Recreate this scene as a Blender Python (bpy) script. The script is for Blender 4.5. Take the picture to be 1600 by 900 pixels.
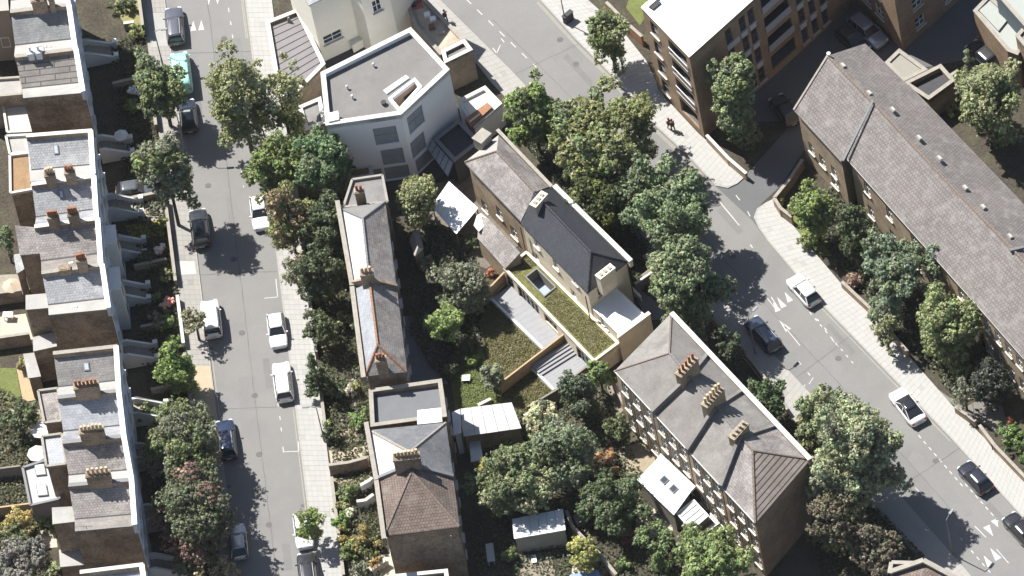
import bpy, math, random
import numpy as np
from mathutils import Vector, Matrix
from mathutils.geometry import tessellate_polygon
R = math.radians
for o in list(bpy.data.objects): bpy.data.objects.remove(o)
SC = bpy.context.scene
COL = SC.collection

# ---------------------------------------------------------------- camera
TILT, ROLL = R(38.0), R(-12.2)
LENS, SCALE = 400.0, 16.0                      # mm on a 36 mm sensor, photograph pixels per metre at the middle
FPX = LENS / 36.0 * 1600.0
DIST = FPX / SCALE
r0, u0, fw = Vector((1, 0, 0)), Vector((0, math.cos(TILT), math.sin(TILT))), Vector((0, math.sin(TILT), -math.cos(TILT)))
RT = r0 * math.cos(ROLL) + u0 * math.sin(ROLL)
UP = -r0 * math.sin(ROLL) + u0 * math.cos(ROLL)
CAM = -fw * DIST
cd = bpy.data.cameras.new('camera'); cam = bpy.data.objects.new('camera', cd); COL.objects.link(cam)
cd.lens = LENS; cd.sensor_width = 36.0; cd.clip_start = 10; cd.clip_end = 6000
cam.matrix_world = Matrix(((RT.x, UP.x, -fw.x, CAM.x), (RT.y, UP.y, -fw.y, CAM.y), (RT.z, UP.z, -fw.z, CAM.z), (0, 0, 0, 1)))
SC.camera = cam

def ray(px, py):
    return (fw * FPX + RT * (px - 800) + UP * (450 - py)).normalized()
def P(px, py, z=0.0):
    d = ray(px, py); t = (z - CAM.z) / d.z
    return CAM + d * t
def PP(pts, z=0.0):
    return [P(x, y, z) for x, y in pts]

# ---------------------------------------------------------------- world, sun, exposure
SUN_EL = R(56)
sd = P(872, 487) - P(800, 450); sd.z = 0; sd.normalize()          # the way shadows fall on the ground
w = bpy.data.worlds.new('World'); SC.world = w; w.use_nodes = True
nt = w.node_tree; bg = nt.nodes['Background']
sky = nt.nodes.new('ShaderNodeTexSky'); sky.sky_type = 'NISHITA'; sky.sun_disc = False
sky.sun_elevation = SUN_EL; sky.sun_rotation = math.atan2(-sd.x, -sd.y)
sky.air_density = 1.0; sky.dust_density = 1.2; sky.ozone_density = 1.0
nt.links.new(sky.outputs[0], bg.inputs[0]); bg.inputs[1].default_value = 0.055
sl = bpy.data.lights.new('sun', 'SUN'); so = bpy.data.objects.new('sun', sl); COL.objects.link(so)
sl.energy = 4.6; sl.angle = R(0.53); sl.color = (1.0, 0.965, 0.905)
so.rotation_euler = Vector((sd.x * math.cos(SUN_EL), sd.y * math.cos(SUN_EL), -math.sin(SUN_EL))).to_track_quat('-Z', 'Y').to_euler()
so.location = (-60, 60, 120)
vs = SC.view_settings; vs.view_transform = 'Standard'; vs.look = 'None'; vs.gamma = 1.0; vs.use_curve_mapping = False
vs.exposure = 1.07
SC.cycles.max_bounces = 6

# ---------------------------------------------------------------- materials
MATS = {}
def newmat(name):
    m = bpy.data.materials.new(name); m.use_nodes = True
    return m, m.node_tree.nodes, m.node_tree.links, m.node_tree.nodes['Principled BSDF']
def ramp(N, L, fac, stops):
    r = N.new('ShaderNodeValToRGB')
    while len(r.color_ramp.elements) < len(stops): r.color_ramp.elements.new(0.5)
    for e, (p, c) in zip(r.color_ramp.elements, stops):
        e.position = p; e.color = (*c, 1)
    L.new(fac, r.inputs[0]); return r
def noise(N, L, vec, scale, detail=4, rough=0.6):
    n = N.new('ShaderNodeTexNoise'); n.inputs['Scale'].default_value = scale
    n.inputs['Detail'].default_value = detail; n.inputs['Roughness'].default_value = rough
    L.new(vec, n.inputs['Vector']); return n
def mixc(N, L, fac, a, b, mode='MIX'):
    m = N.new('ShaderNodeMix'); m.data_type = 'RGBA'; m.blend_type = mode
    if isinstance(fac, (int, float)): m.inputs[0].default_value = fac
    else: L.new(fac, m.inputs[0])
    for i, c in ((6, a), (7, b)):
        if isinstance(c, tuple): m.inputs[i].default_value = (*c, 1)
        else: L.new(c, m.inputs[i])
    return m.outputs[2]
def sc_(c, k): return tuple(min(1.0, x * k) for x in c)

def M(name, c, var=0.25, scale=1.2, rough=0.85, bump=0.0, fine=9.0, metal=0.0, spec=0.3, tint=None, stain=None):
    """mottled surface: large patches, fine grain, optional tint of the light patches and dark stains"""
    if name in MATS: return MATS[name]
    m, N, L, b = newmat(name)
    g = N.new('ShaderNodeNewGeometry').outputs['Position']
    n1 = noise(N, L, g, scale, 5); n2 = noise(N, L, g, fine, 3)
    hi = sc_(tint if tint else c, 1 + var); lo = sc_(c, 1 - var)
    r1 = ramp(N, L, n1.outputs[0], [(0.3, lo), (0.5, c), (0.7, hi)])
    col = mixc(N, L, 0.55, r1.outputs[0], ramp(N, L, n2.outputs[0], [(0.3, sc_(c, 1 - var * 1.2)), (0.7, sc_(c, 1 + var * 1.2))]).outputs[0])
    if stain:
        n3 = noise(N, L, g, scale * 0.45, 6, 0.7)
        k = ramp(N, L, n3.outputs[0], [(0.48, (0, 0, 0)), (0.66, (1, 1, 1))])
        col = mixc(N, L, k.outputs[0], col, stain)
    L.new(col, b.inputs['Base Color'])
    b.inputs['Roughness'].default_value = rough; b.inputs['Metallic'].default_value = metal
    b.inputs['Specular IOR Level'].default_value = spec
    if bump:
        bp = N.new('ShaderNodeBump'); bp.inputs['Strength'].default_value = bump; bp.inputs['Distance'].default_value = 0.05
        L.new(n2.outputs[0], bp.inputs['Height']); L.new(bp.outputs[0], b.inputs['Normal'])
    MATS[name] = m; return m

def MB_(name, c, c2, mortar, bw, bh, ms=0.012, var=0.3, rough=0.9, bump=0.4, stain=None, patch=1.0, offset=0.5, big=0.5, spec=0.2):
    """courses of bricks, slates or tiles in metres of the UV map, weathered in patches"""
    if name in MATS: return MATS[name]
    m, N, L, b = newmat(name)
    uv = N.new('ShaderNodeUVMap').outputs[0]
    g = N.new('ShaderNodeNewGeometry').outputs['Position']
    t = N.new('ShaderNodeTexBrick'); t.offset = offset; mp = N.new('ShaderNodeMapping'); mp.inputs['Location'].default_value = (57.3, 31.7, 0); L.new(uv, mp.inputs['Vector']); L.new(mp.outputs[0], t.inputs['Vector'])
    t.inputs['Scale'].default_value = 1.0; t.inputs['Brick Width'].default_value = bw; t.inputs['Row Height'].default_value = bh
    t.inputs['Mortar Size'].default_value = ms; t.inputs['Mortar Smooth'].default_value = 0.2; t.inputs['Bias'].default_value = 0.0
    t.inputs['Color1'].default_value = (*c, 1); t.inputs['Color2'].default_value = (*c2, 1); t.inputs['Mortar'].default_value = (*mortar, 1)
    n1 = noise(N, L, g, big, 6, 0.65); n2 = noise(N, L, g, 5.0, 3)
    k = ramp(N, L, n1.outputs[0], [(0.32, (1 - var,) * 3), (0.68, (1 + var,) * 3)])
    col = mixc(N, L, patch, t.outputs[0], k.outputs[0], 'MULTIPLY')
    k2 = ramp(N, L, n2.outputs[0], [(0.3, (1 - var * .6,) * 3), (0.7, (1 + var * .6,) * 3)])
    col = mixc(N, L, 1.0, col, k2.outputs[0], 'MULTIPLY')
    if stain:
        n3 = noise(N, L, g, 0.9, 7, 0.72)
        col = mixc(N, L, ramp(N, L, n3.outputs[0], [(0.5, (0, 0, 0)), (0.7, (0.85,) * 3)]).outputs[0], col, stain)
    L.new(col, b.inputs['Base Color']); b.inputs['Roughness'].default_value = rough; b.inputs['Specular IOR Level'].default_value = spec
    bp = N.new('ShaderNodeBump'); bp.inputs['Strength'].default_value = bump; bp.inputs['Distance'].default_value = 0.04; bp.invert = True
    L.new(t.outputs['Fac'], bp.inputs['Height']); L.new(bp.outputs[0], b.inputs['Normal'])
    MATS[name] = m; return m

def paint(name, c, rough=0.3, metal=0.0, coat=0.0, spec=0.5):
    if name in MATS: return MATS[name]
    m, N, L, b = newmat(name)
    g = N.new('ShaderNodeTexCoord').outputs['Object']
    n = noise(N, L, g, 6.0, 3)
    L.new(ramp(N, L, n.outputs[0], [(0.3, sc_(c, 0.88)), (0.7, sc_(c, 1.08))]).outputs[0], b.inputs['Base Color'])
    b.inputs['Roughness'].default_value = rough; b.inputs['Metallic'].default_value = metal
    b.inputs['Coat Weight'].default_value = coat; b.inputs['Specular IOR Level'].default_value = spec
    MATS[name] = m; return m

def attr_mat(name, rough=0.75, trans=0.0, spec=0.25):
    if name in MATS: return MATS[name]
    m, N, L, b = newmat(name)
    a = N.new('ShaderNodeAttribute'); a.attribute_name = 'Col'
    L.new(a.outputs['Color'], b.inputs['Base Color']); b.inputs['Roughness'].default_value = rough
    b.inputs['Specular IOR Level'].default_value = spec
    if trans:
        t = N.new('ShaderNodeBsdfTranslucent'); L.new(a.outputs['Color'], t.inputs[0])
        mx = N.new('ShaderNodeMixShader'); mx.inputs[0].default_value = trans
        L.new(b.outputs[0], mx.inputs[1]); L.new(t.outputs[0], mx.inputs[2])
        L.new(mx.outputs[0], N['Material Output'].inputs['Surface'])
    MATS[name] = m; return m

LEAF = attr_mat('leaf', 0.5, 0.28, 0.4)
SLAB = attr_mat('paving_slab', 0.9)
GLASS = paint('window_glass', (0.035, 0.045, 0.06), 0.08, 0, 0, 0.7)
CARGLASS = paint('car_glass', (0.018, 0.021, 0.026), 0.06, 0, 0, 0.6)
WHITE = M('white_paint', (0.72, 0.72, 0.70), 0.12, 0.7, 0.7, stain=None)
STUCCO = M('white_stucco', (0.62, 0.63, 0.64), 0.15, 0.6, 0.8)
CREAM = M('cream_render', (0.70, 0.67, 0.585), 0.10, 0.4, 0.85)
BLACK = paint('black_metal', (0.015, 0.015, 0.017), 0.45)
BARK = M('bark', (0.075, 0.06, 0.045), 0.4, 3, 0.95, 0.5)
BRICK = MB_('stock_brick', (0.325, 0.240, 0.165), (0.225, 0.165, 0.116), (0.312, 0.264, 0.210), 0.225, 0.075, 0.01, 0.42, stain=(0.126, 0.096, 0.074), big=0.35)
BRICKY = MB_('yellow_stock_brick', (0.36, 0.282, 0.195), (0.265, 0.202, 0.142), (0.30, 0.26, 0.2), 0.225, 0.075, 0.01, 0.28, big=0.4)
BRICKW = MB_('cream_brick', (0.70, 0.62, 0.49), (0.64, 0.56, 0.44), (0.66, 0.60, 0.48), 0.225, 0.075, 0.012, 0.12)
BRICKO = MB_('orange_brick', (0.30, 0.13, 0.06), (0.24, 0.10, 0.05), (0.25, 0.2, 0.15), 0.225, 0.075, 0.01, 0.2)
BRICKT = MB_('terracotta_brick', (0.295, 0.205, 0.132), (0.235, 0.162, 0.106), (0.27, 0.22, 0.17), 0.225, 0.075, 0.01, 0.22)
SLATE = MB_('grey_slate', (0.295, 0.300, 0.314), (0.236, 0.241, 0.254), (0.114, 0.114, 0.126), 0.30, 0.25, 0.012, 0.22, 0.6, 0.5, stain=(0.380, 0.385, 0.383), big=0.3, spec=0.4)
SLATEB = MB_('brown_slate', (0.262, 0.242, 0.233), (0.199, 0.184, 0.180), (0.102, 0.094, 0.090), 0.30, 0.25, 0.014, 0.26, 0.75, 0.5, stain=(0.352, 0.328, 0.306), big=0.35)
SLATEL = MB_('pale_slate', (0.302, 0.319, 0.347), (0.258, 0.271, 0.297), (0.146, 0.146, 0.157), 0.35, 0.28, 0.012, 0.16, 0.55, 0.4, stain=(0.370, 0.375, 0.386), spec=0.5)
SLATED = MB_('new_dark_slate', (0.040, 0.044, 0.054), (0.030, 0.033, 0.042), (0.014, 0.015, 0.018), 0.32, 0.26, 0.016, 0.10, 0.6, 0.5, spec=0.4)
TILE = MB_('brown_concrete_tile', (0.197, 0.180, 0.173), (0.160, 0.145, 0.139), (0.091, 0.082, 0.077), 0.34, 0.36, 0.025, 0.12, 0.85, 0.6, stain=(0.249, 0.236, 0.225), big=0.25)
TILER = MB_('red_brown_tile', (0.173, 0.134, 0.114), (0.137, 0.106, 0.093), (0.065, 0.052, 0.045), 0.30, 0.30, 0.022, 0.22, 0.85, 0.7, stain=(0.216, 0.186, 0.162), big=0.4)
RIBT = MB_('ribbed_tile', (0.25, 0.218, 0.198), (0.21, 0.182, 0.166), (0.06, 0.05, 0.046), 200.0, 0.5, 0.06, 0.18, 0.85, 1.0, big=0.5)
FELT = M('roof_felt', (0.190, 0.186, 0.183), 0.20, 0.7, 0.9, 0.15, stain=(0.138, 0.135, 0.135))
FELTL = M('pale_roof_felt', (0.328, 0.320, 0.306), 0.16, 0.5, 0.9, 0.1, stain=(0.259, 0.251, 0.241))
FELTD = M('dark_roof_felt', (0.055, 0.055, 0.06), 0.25, 0.6, 0.9, 0.1)
LEADW = M('sunlit_white_coating', (0.56, 0.57, 0.585), 0.10, 0.5, 0.65, stain=(0.44, 0.445, 0.45))  # street slopes: white coating, with the sunlight on them put into the colour
WROOF = M('white_membrane', (0.74, 0.75, 0.76), 0.05, 0.3, 0.7)
COPING = M('stone_coping', (0.275, 0.255, 0.222), 0.25, 1.5, 0.9, 0.2)
COPW = M('white_coping', (0.50, 0.485, 0.45), 0.18, 1.5, 0.85)
LEAD = M('lead', (0.17, 0.172, 0.178), 0.15, 1.5, 0.6)
POT = M('terracotta_pot', (0.26, 0.12, 0.072), 0.3, 4, 0.9)
POTB = M('buff_pot', (0.47, 0.36, 0.24), 0.25, 4, 0.9)
RIDGEO = M('orange_ridge_tile', (0.27, 0.155, 0.098), 0.25, 4, 0.9)
RIDGEB = M('brown_ridge_tile', (0.175, 0.140, 0.118), 0.25, 4, 0.9)
ASPH = M('asphalt', (0.182, 0.179, 0.174), 0.09, 0.25, 0.92, 0.15, fine=7.0, stain=(0.160, 0.158, 0.156))
ASPHD = M('shaded_side_asphalt', (0.110, 0.112, 0.116), 0.12, 0.3, 0.92, 0.1)  # darker asphalt copy: the side street's shade put into the colour
ROADPAINT = M('road_paint', (0.42, 0.415, 0.40), 0.25, 3, 0.8)
KERB = M('granite_kerb', (0.30, 0.288, 0.268), 0.15, 2, 0.9)
SOIL = M('soil', (0.058, 0.050, 0.038), 0.5, 0.5, 0.98, 0.6, fine=4.0, tint=(0.066, 0.072, 0.034))
GRAVEL = M('gravel', (0.22, 0.19, 0.15), 0.25, 1.5, 0.95, 0.4)
GARDENSTONE = M('garden_paving', (0.27, 0.24, 0.20), 0.25, 1.2, 0.95, 0.2)
LAWNM = M('lawn', (0.120, 0.140, 0.045), 0.3, 0.9, 0.95, 0.5, fine=5)
LAWNY = M('bright_lawn', (0.23, 0.235, 0.045), 0.2, 0.8, 0.95, 0.4, fine=5)
SEDUM = M('sedum_mat', (0.115, 0.118, 0.042), 0.5, 1.6, 0.95, 0.6, fine=4, tint=(0.150, 0.132, 0.062))
WOOD = M('pale_timber', (0.38, 0.27, 0.16), 0.2, 2, 0.8)
WOODD = M('dark_timber', (0.15, 0.085, 0.05), 0.25, 2, 0.85)
WOODG = M('weathered_timber', (0.215, 0.190, 0.160), 0.25, 2, 0.9)
DECK = M('grey_decking', (0.255, 0.258, 0.268), 0.10, 1.5, 0.75)
TAN = M('tan_felt', (0.25, 0.165, 0.095), 0.28, 1.0, 0.95, 0.2, stain=(.2,.14,.09))

# ---------------------------------------------------------------- mesh helpers
ORG = {}
def uvmap(me):
    uvl = me.uv_layers.new(name='UVMap')
    co = [v.co for v in me.vertices]
    for p in me.polygons:
        n = p.normal
        if abs(n.z) > 0.985: a, b = Vector((0.77, 0.64, 0)), Vector((-0.64, 0.77, 0))
        else:
            a = Vector((-n.y, n.x, 0)).normalized(); b = n.cross(a)
        for li in p.loop_indices:
            c = co[me.loops[li].vertex_index]; uvl.data[li].uv = (c.dot(a), c.dot(b))
class MBu:
    def __init__(s): s.v = []; s.f = []
    def poly(s, pts):
        k = len(s.v); s.v += [tuple(p) for p in pts]; s.f.append(list(range(k, k + len(pts)))); return s
    def prism(s, bot, top, caps=(True, True)):
        k = len(s.v); n = len(bot); s.v += [tuple(p) for p in bot] + [tuple(p) for p in top]
        for i in range(n): s.f.append([k + i, k + (i + 1) % n, k + n + (i + 1) % n, k + n + i])
        if caps[0]: s.f.append([k + i for i in range(n)][::-1])
        if caps[1]: s.f.append([k + n + i for i in range(n)])
        return s
    def slab(s, pts, d):
        """a polygon thickened by d straight down"""
        pts = [Vector(p) for p in pts]
        return s.prism([p - Vector((0, 0, d)) for p in pts], pts)
    def box(s, c, a, b, h):
        """box on base centre c with half vectors a and b, height h"""
        c, a, b = Vector(c), Vector(a), Vector(b); z = Vector((0, 0, h))
        q = [c - a - b, c + a - b, c + a + b, c - a + b]
        return s.prism(q, [p + z for p in q])
    def bar(s, p, q, wd, ht):
        """a bar from p to q, wd wide, ht high, p and q on its underside middle"""
        p, q = Vector(p), Vector(q); d = q - p; n = Vector((-d.y, d.x, 0)).normalized() * (wd / 2); z = Vector((0, 0, ht))
        b = [p - n, q - n, q + n, p + n]
        return s.prism(b, [x + z for x in b])
    def cyl(s, p, q, ra, rb, n=8, caps=(True, True)):
        p, q = Vector(p), Vector(q); d = (q - p).normalized()
        a = d.orthogonal().normalized(); b = d.cross(a)
        c = [(math.cos(2 * math.pi * i / n), math.sin(2 * math.pi * i / n)) for i in range(n)]
        return s.prism([p + a * (x * ra) + b * (y * ra) for x, y in c], [q + a * (x * rb) + b * (y * rb) for x, y in c], caps)
    def loft(s, rings):
        k = len(s.v); n = len(rings[0])
        for r in rings: s.v += [tuple(p) for p in r]
        for j in range(len(rings) - 1):
            for i in range(n):
                s.f.append([k + j * n + i, k + j * n + (i + 1) % n, k + (j + 1) * n + (i + 1) % n, k + (j + 1) * n + i])
        s.f.append([k + i for i in range(n)][::-1]); s.f.append([k + (len(rings) - 1) * n + i for i in range(n)])
        return s
def props(o, label=None, cat=None, group=None, kind=None):
    if label: o['label'] = label
    if cat: o['category'] = cat
    if group: o['group'] = group
    if kind: o['kind'] = kind
    return o
def O(name, mb, mat, parent=None, local=False, smooth=False, label=None, cat=None, group=None, kind=None, org=None, uv=True, bevel=0):
    """one mesh object; world coordinates unless local, stored relative to its thing's origin"""
    g = Vector((0, 0, 0))
    if not local:
        if parent is not None: g = ORG[parent.name]
        elif org is not None: g = Vector(org)
        else:
            xs = [v[0] for v in mb.v]; ys = [v[1] for v in mb.v]
            g = Vector(((min(xs) + max(xs)) / 2, (min(ys) + max(ys)) / 2, min(v[2] for v in mb.v)))
    me = bpy.data.meshes.new(name)
    me.from_pydata([(v[0] - g.x, v[1] - g.y, v[2] - g.z) for v in mb.v], [], mb.f)
    me.update()
    if uv: uvmap(me)
    if smooth: me.polygons.foreach_set('use_smooth', [True] * len(me.polygons))
    if mat: me.materials.append(mat)
    o = bpy.data.objects.new(name, me); COL.objects.link(o)
    if parent is not None: o.parent = parent
    else: o.location = g
    if bevel:
        b = o.modifiers.new('Bevel', 'BEVEL'); b.width = bevel; b.segments = 2
    ORG[o.name] = g
    return props(o, label, cat, group, kind)
def thing(name, label, cat, loc, group=None, rz=0.0):
    o = bpy.data.objects.new(name, None); COL.objects.link(o); o.location = loc; o.rotation_euler = (0, 0, rz)
    o.empty_display_size = 0.5; ORG[o.name] = Vector(loc)
    return props(o, label, cat, group)
def area2(p): return sum(p[i].x * p[(i + 1) % len(p)].y - p[(i + 1) % len(p)].x * p[i].y for i in range(len(p)))
def inset(p, d):
    """offset a plan polygon inwards by d, keeping z"""
    n = len(p); s = 1 if area2(p) > 0 else -1; out = []
    for i in range(n):
        a, b, c = p[i - 1], p[i], p[(i + 1) % n]
        d1 = Vector((b.x - a.x, b.y - a.y)).normalized(); d2 = Vector((c.x - b.x, c.y - b.y)).normalized()
        n1 = Vector((-d1.y, d1.x)) * s; n2 = Vector((-d2.y, d2.x)) * s
        k = n1 + n2; k = k / max(0.3, (1 + n1.dot(n2)))
        out.append(Vector((b.x + k.x * d, b.y + k.y * d, b.z)))
    return out
def at_z(p, z): return [Vector((q.x, q.y, z)) for q in p]
def holed(mb, outer, hole):
    tri = tessellate_polygon([outer, hole]); pts = list(outer) + list(hole)
    for t in tri: mb.poly([pts[i] for i in t])
    return mb

def windows_on(th, mb, A, B, z0, z1, ops, inward, frame=None, depth=0.14, glass=None, sill=True, bars=1, arch=False):
    """a wall from A to B with real openings, and in each a window with its pane and sill"""
    A, B = Vector(A), Vector(B); A.z = B.z = 0; d = B - A; Ln = d.length; d = d / Ln; Z = Vector((0, 0, 1))
    rects = []
    for o in ops:
        s, zc, ww, hh = o[:4]
        a, b, c, e = s - ww / 2, s + ww / 2, zc - hh / 2, zc + hh / 2
        a = max(a, 0.15); b = min(b, Ln - 0.15); c = max(c, z0 + 0.08); e = min(e, z1 - 0.12)
        if b - a > 0.25 and e - c > 0.25 and all(b < r[0] - .05 or a > r[1] + .05 or e < r[2] - .05 or c > r[3] + .05 for r in rects):
            rects.append((a, b, c, e, o[4] if len(o) > 4 else None))
    ss = sorted({0.0, Ln, *[r[0] for r in rects], *[r[1] for r in rects]}); zs = sorted({z0, z1, *[r[2] for r in rects], *[r[3] for r in rects]})
    pt = lambda s, z, k=0.0: A + d * s + Z * z + inward * k
    for i in range(len(ss) - 1):
        for j in range(len(zs) - 1):
            sm, zm = (ss[i] + ss[i + 1]) / 2, (zs[j] + zs[j + 1]) / 2
            if any(r[0] < sm < r[1] and r[2] < zm < r[3] for r in rects): continue
            mb.poly([pt(ss[i], zs[j]), pt(ss[i + 1], zs[j]), pt(ss[i + 1], zs[j + 1]), pt(ss[i], zs[j + 1])])
    for a, b, c, e, style in rects:
        mb.poly([pt(a, c), pt(a, e), pt(a, e, depth + .06), pt(a, c, depth + .06)]); mb.poly([pt(b, c), pt(b, e), pt(b, e, depth + .06), pt(b, c, depth + .06)])
        mb.poly([pt(a, e), pt(b, e), pt(b, e, depth + .06), pt(a, e, depth + .06)]); mb.poly([pt(a, c), pt(b, c), pt(b, c, depth + .06), pt(a, c, depth + .06)])
        deep = depth
        if style == 'balcony':
            dp = 1.2; q = [pt(a, c, depth + .06), pt(b, c, depth + .06), pt(b, e, depth + .06), pt(a, e, depth + .06)]; q2 = [x + inward * (dp - depth - .06) for x in q]; rc = MBu()
            for i in range(4): rc.poly([q[i], q[(i + 1) % 4], q2[(i + 1) % 4], q2[i]])
            bo = O('balcony_recess', rc, frame or WHITE, th); O('balcony_door', MBu().poly(q2), GLASS, bo); continue
        fr = MBu(); k0, k1 = depth - .03, depth + .03; f = 0.09
        def rb(s0, s1, za, zb):
            q = [pt(s0, za, k0), pt(s1, za, k0), pt(s1, za, k1), pt(s0, za, k1)]
            fr.prism(q, [x + Z * (zb - za) for x in q])
        rb(a, b, c, c + f); rb(a, b, e - f, e); rb(a, a + f, c + f, e - f); rb(b - f, b, c + f, e - f)
        if style == 'door':
            o = O('door', fr, frame or WHITE, th)
            q = [pt(a + f, c + f, depth), pt(b - f, c + f, depth), pt(b - f, c + f, depth + .04), pt(a + f, c + f, depth + .04)]
            O('door_leaf', MBu().prism(q, [x + Z * (e - c - 2 * f) for x in q]), DOORC, o); continue
        if bars and b - a > 0.7:
            n = max(1, int((b - a) / 0.9)) if bars == 2 else 1
            for i in range(n):
                s = a + (b - a) * (i + 1) / (n + 1); rb(s - .03, s + .03, c + f, e - f)
        rb(a + f, b - f, (c + e) / 2 - .035, (c + e) / 2 + .035) if (e - c) > 1.2 else None
        wo = O('window', fr, frame or WHITE, th)
        pm = MBu().poly([pt(a + .01, c + .01, depth + .035), pt(b - .01, c + .01, depth + .035), pt(b - .01, e - .01, depth + .035), pt(a + .01, e - .01, depth + .035)])
        O('pane', pm, glass or GLASS, wo)
        if sill:
            q = [pt(a - .1, c - .1, -.16), pt(b + .1, c - .1, -.16), pt(b + .1, c - .1, .04), pt(a - .1, c - .1, .04)]
            O('sill', MBu().prism(q, [x + Z * .1 for x in q]), COPW, wo)
DOORC = paint('door_paint', (0.05, 0.07, 0.09), 0.35)

def on_wall(A, B, px, py):
    """where the line of sight through a picture point meets the upright plane A-B: metres along, height"""
    A, B = Vector((A.x, A.y, 0)), Vector((B.x, B.y, 0)); d = (B - A); L_ = d.length; d /= L_; n = Vector((-d.y, d.x, 0))
    v = ray(px, py); t = (A - CAM).dot(n) / v.dot(n); p = CAM + v * t
    return (p - A).dot(d), p.z
def walls(th, pts, z1, mat, z0=0.0, win=None, name='wall', frame=None, glass=None, bars=1, sill=True, top=False):
    """upright walls round a plan outline; win = {edge: [(metres or ('f', fraction), z, w, h)] or ('p', px, py, w, h)}"""
    mb = MBu(); n = len(pts); s = 1 if area2(pts) > 0 else -1
    zt = z1 if isinstance(z1, (list, tuple)) else [z1] * n
    for i in range(n):
        A, B = pts[i], pts[(i + 1) % n]; e = Vector((B.x - A.x, B.y - A.y, 0)); Ln = e.length
        if Ln < 1e-4: continue
        e /= Ln; inw = Vector((-e.y, e.x, 0)) * s
        ops = []
        for o in (win or {}).get(i, []):
            if o[0] == 'p':
                sx, zz = on_wall(A, B, o[1], o[2]); ops.append((sx, zz, *o[3:]))
            elif o[0] == 'f': ops.append((o[1] * Ln, *o[2:]))
            else: ops.append(o)
        if abs(zt[i] - zt[(i + 1) % n]) < 1e-6 and ops: windows_on(th, mb, A, B, z0, zt[i], ops, inw, frame, glass=glass, bars=bars, sill=sill)
        else: mb.poly([Vector((A.x, A.y, z0)), Vector((B.x, B.y, z0)), Vector((B.x, B.y, zt[(i + 1) % n])), Vector((A.x, A.y, zt[i]))])
    if top: mb.poly(at_z(pts, z1 - 0.01))
    return O(name, mb, mat, th)
def ring(th, pts, z, h, t, mat, name='parapet', out=0.0):
    o = inset(pts, -out); i = inset(pts, t); mb = MBu(); n = len(pts)
    for k in range(n):
        j = (k + 1) % n
        mb.prism([Vector((q.x, q.y, z)) for q in (o[k], o[j], i[j], i[k])], [Vector((q.x, q.y, z + h)) for q in (o[k], o[j], i[j], i[k])])
    return O(name, mb, mat, th)
def chimney(th, c, d, ln, wd, h, npots, mat=None, pot=None, ph=0.7, zb=0.0):
    """a stack at c (base), along unit d, with corbelled top and its pots"""
    c = Vector(c); d = Vector(d); d.z = 0; d.normalize(); n = Vector((-d.y, d.x, 0))
    mb = MBu().box(c - Vector((0, 0, 1.2)), d * ln / 2, n * wd / 2, h + 1.2 - .2)
    mb.box(c + Vector((0, 0, h - .2)), d * (ln / 2 + .06), n * (wd / 2 + .06), .2)
    mb.box(c + Vector((0, 0, h)), d * (ln / 2 - .05), n * (wd / 2 - .05), .06)
    ch = O('chimney', mb, mat or BRICK, th)
    for i in range(npots):
        x = c + d * ((i + 0.5) / npots - .5) * (ln - .1) + Vector((0, 0, h + .05)); hh = ph * random.uniform(.85, 1.15)
        m = MBu().cyl(x, x + Vector((0, 0, hh)), .15, .115, 8, (True, False)).cyl(x + Vector((0, 0, hh)), x + Vector((0, 0, hh + .07)), .145, .145, 8)
        O('chimney_pot', m, pot or POT, ch)
    return ch
def ridge(th, pts, mat, wd=0.28, name='ridge_tiles'):
    mb = MBu()
    for a, b in zip(pts[:-1], pts[1:]):
        a, b = Vector(a), Vector(b); L_ = (b - a).length; n = max(1, int(L_ / .45))
        for i in range(n):
            p, q = a.lerp(b, i / n), a.lerp(b, (i + .93) / n)
            d = (q - p); sd_ = Vector((-d.y, d.x, 0)).normalized() * wd / 2; up = Vector((0, 0, .09)); dn = Vector((0, 0, -.06))
            mb.loft([[p - sd_ + dn, p - sd_ * .5 + up, p + sd_ * .5 + up, p + sd_ + dn], [q - sd_ + dn, q - sd_ * .5 + up, q + sd_ * .5 + up, q + sd_ + dn]])
    return O(name, mb, mat, th)
def skylight(th, c, u, v, lu, lv, frame=None, glass=None, name='skylight'):
    """a roof window at c on the slope spanned by unit u and v"""
    c, u, v = Vector(c), Vector(u).normalized(), Vector(v).normalized(); n = u.cross(v)
    if n.z < 0: n = -n
    q = [c + u * (a * lu / 2) + v * (b * lv / 2) for a, b in ((-1, -1), (1, -1), (1, 1), (-1, 1))]
    o = O(name, MBu().prism([p - n * .05 for p in q], [p + n * .10 for p in q]), frame or LEAD, th)
    q2 = [c + u * (a * (lu / 2 - .09)) + v * (b * (lv / 2 - .09)) for a, b in ((-1, -1), (1, -1), (1, 1), (-1, 1))]
    O('pane', MBu().prism([p + n * .10 for p in q2], [p + n * .125 for p in q2]), glass or SKYG, o)
    return o
SKYG = paint('skylight_glass', (0.42, 0.46, 0.50), 0.15, 0, 0, 0.6)
# ================================================================ the setting
def sheet(name, pxs, mat, z, kind='structure', parent=None, label=None):
    return O(name, MBu().poly(PP(pxs, z)), mat, parent, kind=kind if parent is None else None, label=label)
g = MBu().poly([(-2500, -2500, 0), (2500, -2500, 0), (2500, 2500, 0), (-2500, 2500, 0)])
O('ground', g, SOIL, kind='structure', org=(0, 0, 0))

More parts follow.
